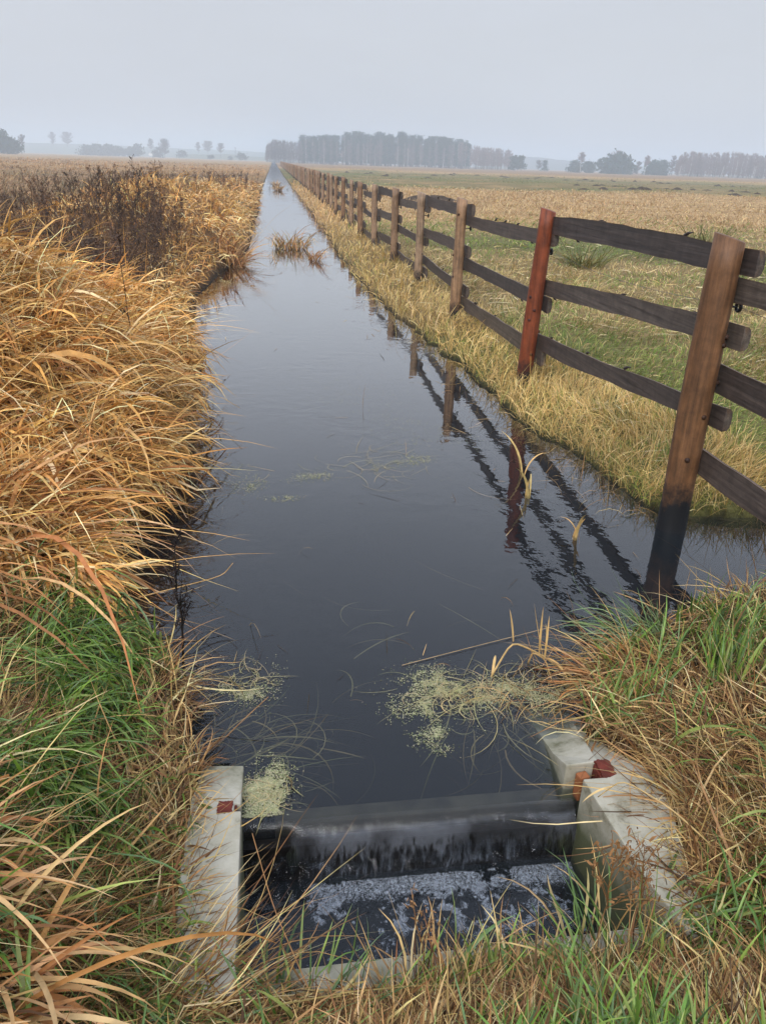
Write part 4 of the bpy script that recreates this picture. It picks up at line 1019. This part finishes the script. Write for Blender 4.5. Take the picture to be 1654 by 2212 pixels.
def threads(u, v, n, sp, L_):
    q = at(u, v); x = q[0] + rng.normal(0, sp, n); y = q[1] + rng.normal(0, sp * .7, n); k = (gz(x, y) < -.01) & (y > 1.75); x, y = sub(k, x, y); n = len(x)
    blades(g, np.stack([x, y, np.full(n, .003)], 1), rng.uniform(0, 6.28, n), L_ * rng.lognormal(0, .4, n), 1.55, 0.0, rng.uniform(.0012, .003, n), pick([(176, 164, 116), (158, 148, 100), (190, 168, 120)], n, .15), 9, 1.0, roll=0, clamp=lambda a, c: 0 * a + .003, side_bend=rng.normal(0, 2.2, n))
threads(970, 1505, 70, .07, .12); threads(1060, 1490, 60, .08, .15); threads(1150, 1500, 50, .07, .12); threads(575, 1720, 50, .035, .07); threads(540, 1470, 40, .05, .09); threads(800, 1005, 40, .25, .25)
tag(g.build('duckweed', m_duck), 'pale duckweed drifting in patches on the dark ditch water', 'duckweed', kind='stuff')
# drifting bits of straw, and drowned stems under the surface
g = Geo()
x, y = polar(7000, 2.2, 40, -25, 30, .3); d = np.minimum(x - xL(y), xR(y) - x)
k = (d > .02) & (rng.random(len(x)) < (.012 + .85 * sm(.9, .1, xR(y) - x) * sm(2.6, 4, y) * sm(.35, .6, fbm(x * 2, y * 1.5)) + .25 * sm(.35, .05, x - xL(y)))) & (y > 1.98)
x, y = sub(k, x, y); n = len(x); r = np.hypot(x, y)
blades(g, np.stack([x, y, np.full(n, .003)], 1), rng.normal(.6, .9, n) + math.pi * (rng.random(n) < .5), rng.uniform(.04, .22, n), 1.54, rng.normal(0, .06, n), np.maximum(.002, .0007 * r), pick([(150, 118, 74), (196, 164, 110), (84, 66, 46), (60, 48, 36)], n, .2), 3, 1, roll=0, clamp=lambda a, b: 0 * a + .002)
x, y = polar(14000, 2.2, 16, -25, 30, .3); d = np.minimum(x - xL(y), xR(y) - x); k = (d > .02) & (rng.random(len(x)) < .004 + .9 * sm(.55, .05, xR(y) - x)); x, y = sub(k, x, y); n = len(x)
blades(g, np.stack([x, y, np.full(n, -.02)], 1), rng.uniform(0, 6.28, n), rng.uniform(.05, .25, n), np.abs(rng.normal(.5, .4, n)), rng.normal(1.4, .6, n), .0025, pick([(190, 156, 100), (150, 112, 66), (96, 72, 46)], n, .2), 4, 1.3)
tag(g.build('floating_straw', m_blade), 'bits of straw floating on the ditch near its banks', 'straw', kind='stuff')
g = Geo()
def drowned(u, v, n, L_, az, sp, z0=-.03, col=((150, 140, 96), (126, 108, 70))):
    q = at(u, v, 0); b = np.stack([q[0] + rng.normal(0, sp, n), q[1] + rng.normal(0, sp, n), rng.uniform(-.12, z0, n)], 1)
    blades(g, b, az + rng.normal(0, .5, n), L_ * rng.lognormal(0, .3, n), rng.normal(1.5, .12, n), rng.normal(.25, .2, n), rng.uniform(.0018, .006, n), pick(col, n, .2), 8, 1.2, clamp=lambda a, c: 0 * a - .16, side_bend=rng.normal(0, 1.3, n))
drowned(1050, 1530, 30, .24, -1.9, .09); drowned(520, 1600, 45, .24, .2, .11, -.012); drowned(600, 1640, 22, .2, .1, .08, -.012); drowned(1130, 1520, 30, .2, -1.2, .08); drowned(480, 1560, 40, .2, .5, .08, -.01)
drowned(780, 1500, 12, .3, .4, .25, -.05); drowned(900, 1350, 10, .3, 2.2, .3, -.05)
tag(g.build('drowned_stems', m_blade), 'dead stems and leaves lying under the water near the weir', 'dead stems', kind='stuff')

# ------------------------------------------------------------------ soil heaps in the field
def heap_geo(seed, lump=.35):
    rr = np.random.default_rng(seed); g = Geo(); n, m = 22, 9; V = []
    ox = rr.uniform(0, 50)
    for k in range(m + 1):
        f_ = k / m; a = np.arange(n) * 2 * math.pi / n
        rad = f_ * (1 + .5 * (fbm(np.cos(a) * 1.5 + ox, np.sin(a) * 1.5 + ox) - .5))
        z = (1 - f_ ** 1.6) * (1 + lump * 2 * (fbm(np.cos(a) * f_ * 4 + ox, np.sin(a) * f_ * 4 + 3, 3) - .5)) - .12 * (k == m)
        V.append(np.stack([rad * np.cos(a), rad * np.sin(a), z], 1))
    V = np.concatenate(V); i = np.arange(m)[:, None] * n; kk = np.arange(n)[None, :]; k2 = (kk + 1) % n
    g.add(V, np.stack([i + kk, i + n + kk, i + n + k2, i + k2], -1).reshape(-1, 4), None, lin(74, 60, 48) * rr.uniform(.8, 1.15, (len(V), 1)))
    return g
o = heap_geo(3).build('soil_heap', m_ground, None, True, (7.5, 39.5, .02)); o.scale = (1.7, 1.1, .42)
tag(o, 'large brown heap of soil in the field just behind the fence', 'soil heap')
mh = [heap_geo(20 + i).mesh('molehill', m_ground, True) for i in range(5)]
cnt = 0
for i in range(400):
    r_ = rng.uniform(72, 165); a_ = math.radians(rng.uniform(2, 36)) + YAW * 0; x_, y_ = r_ * math.sin(a_), r_ * math.cos(a_)
    if fbm(x_ * .05 + 1, y_ * .05 + 4) < .47 or cnt >= 70: continue
    o = bpy.data.objects.new('molehill', mh[i % 5]); COL.objects.link(o); cnt += 1
    s = rng.uniform(.28, .62); o.location = (x_, y_, float(gz(x_, y_)) - .02); o.scale = (s * 1.4, s, rng.uniform(.10, .22)); o.rotation_euler = (0, 0, rng.uniform(0, 6))
    tag(o, 'dark molehill scattered over the green strip of the far field', 'molehill', 'molehills on the far field')

# ------------------------------------------------------------------ far trees
def crown_tri(g, P, size, col, rr):
    n = len(P); a = rr.normal(0, 1, (n, 3)); a /= np.linalg.norm(a, axis=1)[:, None]; b = np.cross(a, rr.normal(0, 1, (n, 3))); b /= np.linalg.norm(b, axis=1)[:, None] + 1e-9
    V = np.stack([P + a * size[:, None], P - a * size[:, None] * .6 + b * size[:, None] * .6, P - a * size[:, None] * .6 - b * size[:, None] * .6], 1)
    g.add(V.reshape(-1, 3), None, np.arange(3 * n).reshape(-1, 3), np.repeat(col, 3, 0))
def bare_tree(h, wd, seed, trunk_col, twig_col, nb=44, nt=16, low=.28, tw=.05, dens=1.0, lean=0.0):
    """trunk Geo, crown Geo of a leafless tree: limbs, then fine twigs filling an egg-shaped crown"""
    rr = np.random.default_rng(seed); tg = Geo(); cg = Geo()
    t = np.linspace(0, 1, 8); P = np.stack([lean * h * t + .012 * h * np.sin(t * 5 + seed), .01 * h * np.sin(t * 4 + 2 * seed), h * t * .97], 1)
    tube(tg, P, h * .011 * (1.05 - t) + .02, 6, lin(*trunk_col))
    segs = []
    for i in range(int(nb * dens)):
        s = low + (1 - low) * (rr.random() ** .9) * .97
        p = np.array([np.interp(s, t, P[:, k]) for k in range(3)]); a = rr.uniform(0, 6.28)
        f_ = max(.02, (s - low) / (1 - low)); env = wd * .5 * max(.10, math.sin(math.pi * min(1, f_ ** .48)) ** .75) * rr.uniform(.6, 1.0)
        up = rr.uniform(.15, .55) + .7 * f_
        d = np.array([math.cos(a), math.sin(a), up]); q1 = p + d * env * .5; q2 = q1 + np.array([math.cos(a) * .5, math.sin(a) * .5, up * .55]) * env
        tube(cg, [p, q1, q2], [h * .0035 + .01, h * .0022 + .008, .012], 3, lin(*twig_col), cap=False)
        segs += [(p, q1, env), (q1, q2, env)]
    b = []; az = []; L_ = []
    for (p, q, env) in segs:
        for _ in range(nt):
            u = rr.random(); b.append(p + (q - p) * u); az.append(math.atan2(*(q - p)[[1, 0]]) + rr.normal(0, 1.0)); L_.append(rr.uniform(.18, .5) * max(env, .4))
    b = np.array(b); n = len(b)
    blades(cg, b, np.array(az), np.array(L_), np.abs(rr.normal(.55, .35, n)), rr.normal(.35, .5, n), tw * rr.uniform(.6, 1.3, n), np.tile(lin(*twig_col), (n, 1)) * rr.uniform(.75, 1.25, (n, 1)), 2, roll=rr.uniform(0, 3, n))
    return tg, cg
def pine_tree(h, wd, seed, low=.35, col=(52, 66, 46), ncl=60, per=26, dome=False):
    rr = np.random.default_rng(seed); tg = Geo(); cg = Geo(); t = np.linspace(0, 1, 7)
    P = np.stack([.008 * h * np.sin(t * 4 + seed), .008 * h * np.sin(t * 5 + seed), h * .95 * t], 1)
    tube(tg, P, h * .011 * (1.1 - t) + .02, 6, lin(110, 84, 66))
    for i in range(ncl):
        s = low + (1 - low) * rr.random(); a = rr.uniform(0, 6.28); f_ = (s - low) / (1 - low)
        env = wd * .5 * (math.sqrt(max(0, 1 - f_ ** 2.2)) if dome else max(.05, (1 - f_) ** .85) * (.75 + .25 * math.sin(9 * f_ + seed)))
        q = env * math.sqrt(rr.uniform(.08, 1)); c = np.array([q * math.cos(a), q * math.sin(a), h * (s * .97 + .02)])
        tube(cg, [[0, 0, c[2] - .15 * q], c], [.03 + h * .002, .015], 3, lin(92, 72, 58), cap=False)
        cs = wd * rr.uniform(.09, .17)
        pts = c + rr.normal(0, 1, (per, 3)) * np.array([cs, cs, cs * .5])
        cc_ = lin(*col) * rr.uniform(.7, 1.35)
        crown_tri(cg, pts, cs * rr.uniform(.35, .75, per), np.tile(cc_, (per, 1)) * rr.uniform(.8, 1.2, (per, 1)), rr)
    return tg, cg
def put(name, label, cat, geos, loc, rz=0.0, group=None):
    o = empty(name, loc, rz); geos[0].build('trunk', m_bark, o, True); geos[1].build('crown', m_far, o)
    return tag(o, label, cat, group)
def base_of(u, v, D):
    q = at_y(u, v, D); return q
def tree_h(u, vt, vb, D): return at_y(u, vt, D)[2] - at_y(u, vb, D)[2]
PXW = lambda D, wpx: wpx / F_PX * D * 1.03
BT, TW = (104, 92, 84), (96, 84, 80)
def bare_at(label, u, vt, vb, wpx, D, seed, trunk=BT, twig=TW, low=.25, dens=1.0, nt=16, lean=0.0, name='bare_tree', group=None):
    q = base_of(u, vb, D); return put(name, label, 'tree', bare_tree(tree_h(u, vt, vb, D), PXW(D, wpx), seed, trunk, twig, 44, nt, low, .00030 * D, dens * 1.2, lean), tuple(q), 0, group)
def pine_at(label, u, vt, vb, wpx, D, seed, low=.05, dome=False, col=(50, 66, 48), ncl=70, name='pine_tree', cat='tree'):
    q = base_of(u, vb, D); return put(name, label, cat, pine_tree(tree_h(u, vt, vb, D), PXW(D, wpx), seed, low, col, ncl, 24, dome), tuple(q))
# left of the ditch
pine_at('tallest dark tree at the far left edge of the horizon', -6, 280, 330, 44, 430, 1, .04, True)
pine_at('lower dark tree just right of the tall one at the left edge', 24, 300, 331, 34, 440, 2, .04, True)
bare_at('lone hazy bare tree near the left edge with a thin trunk', 53, 290, 331, 18, 520, 3, low=.42, dens=1.2)
bare_at('slim hazy poplar standing on the left ridge', 116, 284, 315, 16, 900, 4, low=.12, dens=1.5)
bare_at('broad hazy tree on the left ridge beside the slim poplar', 147, 285, 317, 24, 900, 5, low=.2, dens=1.6)
for i, (u, vt, wd_) in enumerate([(190, 316, 26), (212, 313, 30), (236, 313, 28), (258, 320, 26), (280, 321, 22)]):
    pine_at(['small hazy bush, leftmost of the row below the left ridge', 'hazy rounded bush, second in the row below the left ridge', 'hazy rounded bush in the middle of the row below the left ridge', 'low hazy bush, fourth in the row below the left ridge', 'low hazy bush at the right end of the row below the left ridge'][i], u, vt, 335, wd_, 720, 10 + i, .02, True, (78, 82, 70), 40, 'hazy_bush', 'bush')
pine_at('dark rounded bush between the bush row and the bare trees', 297, 314, 337, 22, 700, 16, .03, True, (60, 70, 58), 45, 'hazy_bush', 'bush')
bare_at('slender hazy bare tree left of the wide bare tree', 327, 298, 326, 15, 800, 17, low=.15, dens=1.2)
bare_at('wide fan shaped bare tree, biggest on the left horizon', 357, 299, 339, 26, 650, 18, low=.12, dens=2.0)
pine_at('low bush at the foot of the wide bare tree', 341, 320, 339, 20, 660, 19, .02, True, (70, 76, 66), 35, 'hazy_bush', 'bush')
pine_at('small bush alone on the pale slope', 395, 326, 338, 18, 690, 20, .02, True, (72, 78, 66), 30, 'hazy_bush', 'bush')
bare_at('first of three hazy trees near the ditch line, narrowest', 429, 306, 331, 12, 830, 21, low=.15, dens=1.5)
bare_at('second of three hazy trees near the ditch line, broadest', 450, 305, 332, 22, 830, 22, low=.18, dens=1.8)
bare_at('third of three hazy trees near the ditch line, standing lowest', 478, 309, 341, 17, 700, 23, low=.35, dens=1.6)
for i, (u, vt, vb, wd_) in enumerate([(456, 335, 342, 12), (497, 338, 345, 9), (520, 332, 345, 20)]):
    pine_at(['tiny bush below the three hazy trees', 'tiny bush left of the low hedge by the forest', 'low hedge like bush nearest the forest on the left'][i], u, vt, vb, wd_, 600, 25 + i, .02, True, (74, 80, 68), 24, 'hazy_bush', 'bush')
sh = empty('white_shed', tuple(at_y(327, 336, 690)))
box('wall', (0, 0, .8), (3.2, 2.4, 1.9), m_wall, (.8, .8, .8), sh, .02); prism('roof', [(-1.8, -1.4), (1.8, -1.4), (1.8, 1.4), (-1.8, 1.4)], 2.05, 1.752, m_wall, (.5, .5, .5), sh, .05)
tag(sh, 'tiny white shed on the far left slope', 'shed')
q = at_y(509, 332, 820); pg_ = Geo(); tube(pg_, [(0, 0, -1), (0, 0, 4.6)], [.35, .25], 6, lin(90, 88, 86)); tube(pg_, [(0, 0, 4.6), (0, 0, 5.4)], [.7, .5], 6, lin(90, 88, 86))
tag(pg_.build('mast', m_bark, None, True, tuple(q)), 'thin short mast on the far left ridge', 'mast')
# the wood across the field: pines in the middle, bare trees at both ends
pv = [pine_tree(20, 5.4, 200 + i, .10, (46, 60, 44), 80, 20) for i in range(5)]
bv = [bare_tree(19, 5.5, 220 + i, [(120, 108, 98), (190, 186, 178), (130, 118, 108)][i % 3], (112, 98, 92), 44, 18, .12, .13, 1.2) for i in range(5)]
bz = [bare_tree(19, 5.0, 240 + i, [(186, 182, 174), (120, 108, 98)][i % 2], (140, 114, 106), 46, 20, .14, .14, 1.2) for i in range(5)]
wood = {'pine': Geo(), 'bare': Geo()}
top = lambda u: np.interp(u, [572, 590, 610, 640, 660, 700, 740, 800, 850, 900, 960, 1000, 1010, 1040, 1100, 1106], [312, 296, 297, 300, 296, 292, 291, 292, 290, 296, 298, 302, 306, 312, 318, 330])
bas = lambda u: np.interp(u, [570, 740, 1110], [350, 356, 367.5])
def stock(g_, geos, u, D, vt, sx, tint):
    q = at_y(u, bas(u) if u < 1200 else np.interp(u, [1440, 1660], [383, 391]), D); h = max(4, at_y(u, vt, D)[2] - q[2]); s = h / (20 if geos[1] in [p[1] for p in pv] else 19)
    for k in geos: g_.merge(k, rng.uniform(0, 6.28), (s * sx, s * sx, s), (q[0], D, q[2] - .2), tint)
for i in range(260):
    u = rng.uniform(650, 1012); D = rng.uniform(470, 560)
    stock(wood['pine'], pv[rng.integers(5)], u, D, top(u) + 12 * (fbm(u * .06, 3.0) - .5) + abs(rng.normal(0, 10)) - 4, rng.uniform(.9, 1.35), rng.uniform(.8, 1.2))
for i in range(165):
    u = rng.uniform(574, 668) if i < 120 else rng.uniform(668, 1000); D = rng.uniform(462, 560) if i < 120 else rng.uniform(460, 475)
    stock(wood['bare'], bv[rng.integers(5)], u, D, top(u) + abs(rng.normal(0, 5)) + (0 if i < 120 else rng.uniform(-3, 12)), rng.uniform(.8, 1.2), rng.uniform(.85, 1.2))
for i in range(135):
    u = rng.uniform(985, 1104); D = rng.uniform(462, 540)
    stock(wood['bare'], bz[rng.integers(5)], u, D, top(u) + abs(rng.normal(0, 5)), rng.uniform(.8, 1.15), rng.uniform(.85, 1.2))
tag(wood['pine'].build('pine_wood', m_far), 'dark hazy pine wood across the field behind the fence', 'wood', kind='stuff')
tag(wood['bare'].build('bare_wood', m_far), 'bare hazy birches and alders edging both ends of the pine wood', 'wood', kind='stuff')
WH = (206, 202, 196)
bare_at('white stemmed birch in front of the middle of the pine wood', 738, 325, 356, 10, 455, 41, WH, (150, 134, 124), .5, .5)
bare_at('white stemmed birch in front of the right half of the pine wood', 880, 318, 359, 10, 455, 42, WH, (150, 134, 124), .5, .5)
# right of the wood
pine_at('twin topped dark pine standing alone just right of the wood', 1109, 338, 366, 22, 440, 43, .03, False, (44, 60, 46), 60)
pine_at('right half of the lone pine pair beside the wood', 1123, 338, 366, 20, 440, 44, .03, False, (44, 60, 46), 60)
bare_at('faint bare bush left of the small lone pine', 1162, 345, 368, 16, 480, 45, low=.1, dens=1.2)
pine_at('small lone pine in the gap of the wooded horizon', 1175, 347, 369, 15, 460, 46, .03, False, (44, 60, 46), 50)
bare_at('white trunked birch rising between two dark pines', 1252, 327, 372, 18, 420, 47, WH, (128, 104, 98), .42, 1.3)
pine_at('dark bushy pine left of the white trunked birch', 1240, 346, 372, 24, 425, 48, .03, True, (44, 60, 46), 60)
pine_at('dark bushy pine right of the white trunked birch', 1270, 350, 373, 26, 425, 49, .03, True, (44, 60, 46), 60)
bare_at('hazy bare tree right of the two bushy pines', 1292, 344, 373, 16, 500, 50, dens=1.0)
bare_at('bare tree rising behind the broad dome shaped pine', 1330, 325, 376, 32, 440, 51, TW, (112, 92, 88), .3, 1.5)
bare_at('thinner bare tree at the right shoulder of the dome shaped pine', 1355, 334, 377, 16, 440, 52, TW, (112, 92, 88), .25, 1.2)
pine_at('broad dome shaped dark pine, widest on the right horizon', 1328, 341, 377, 56, 405, 53, .02, True, (44, 60, 46), 120)
bare_at('leafless shrub left of the leaning white birch', 1374, 348, 379, 22, 420, 54, low=.08, dens=1.6)
bare_at('slender leaning birch with a bright white trunk', 1389, 334, 380, 17, 400, 55, WH, (132, 106, 100), .45, 1.2, lean=.10)
pine_at('rounded dark pine clump right of the leaning birch', 1408, 348, 380, 28, 410, 56, .02, True, (48, 64, 50), 70)
pine_at('rounded dark pine clump nearest the right hand birch wood', 1428, 349, 381, 26, 412, 57, .02, True, (48, 64, 50), 70)
bare_at('bare tree between the pine clumps and the birch wood', 1448, 334, 383, 24, 430, 58, TW, (112, 92, 88), .2, 1.4)
g = Geo()
topr = lambda u: np.interp(u, [1455, 1475, 1490, 1540, 1580, 1654, 1800], [336, 323, 322, 325, 323, 330, 334])
for i in range(290):
    u = 1458 + 300 * rng.random() ** 1.1; D = rng.uniform(400, 480)
    stock(g, bz[rng.integers(5)], u, D, topr(u) + 14 * (fbm(u * .07, 9.0) - .5) + abs(rng.normal(0, 5)) - 1, rng.uniform(.95, 1.5), rng.uniform(.85, 1.2))
tag(g.build('birch_wood', m_far), 'grey violet birch wood on the right horizon', 'wood', kind='stuff')
bare_at('twin leaning white birch at the left edge of the birch wood', 1464, 326, 384, 18, 395, 60, WH, (132, 106, 100), .4, 1.2, lean=.12)
bare_at('white birch stem in front of the birch wood', 1555, 330, 387, 14, 395, 61, WH, (132, 106, 100), .5, 1.0, lean=.07)
bare_at('white birch stem furthest right in front of the birch wood', 1622, 332, 389, 14, 395, 62, WH, (132, 106, 100), .5, 1.0, lean=.05)

# ------------------------------------------------------------------ haze
def haze_mat():
    m, t, N, L = newmat('haze')
    for n in list(N): N.remove(n)
    o_ = N.new('ShaderNodeOutputMaterial'); v = N.new('ShaderNodeVolumePrincipled')
    v.inputs['Color'].default_value = (.815, .91, 1.0, 1); v.inputs['Density'].default_value = HAZE; v.inputs['Anisotropy'].default_value = 0.0
    L.new(v.outputs[0], o_.inputs['Volume']); return m
HAZE = 0.00145
hz = prism('haze', [(-1900, -60), (1900, -60), (1900, 1900), (-1900, 1900)], 32, -4.0, haze_mat())
hz.data.materials[0].volume_intersection_method if False else None
tag(hz, 'pale winter haze lying over the meadows', 'haze', kind='stuff')
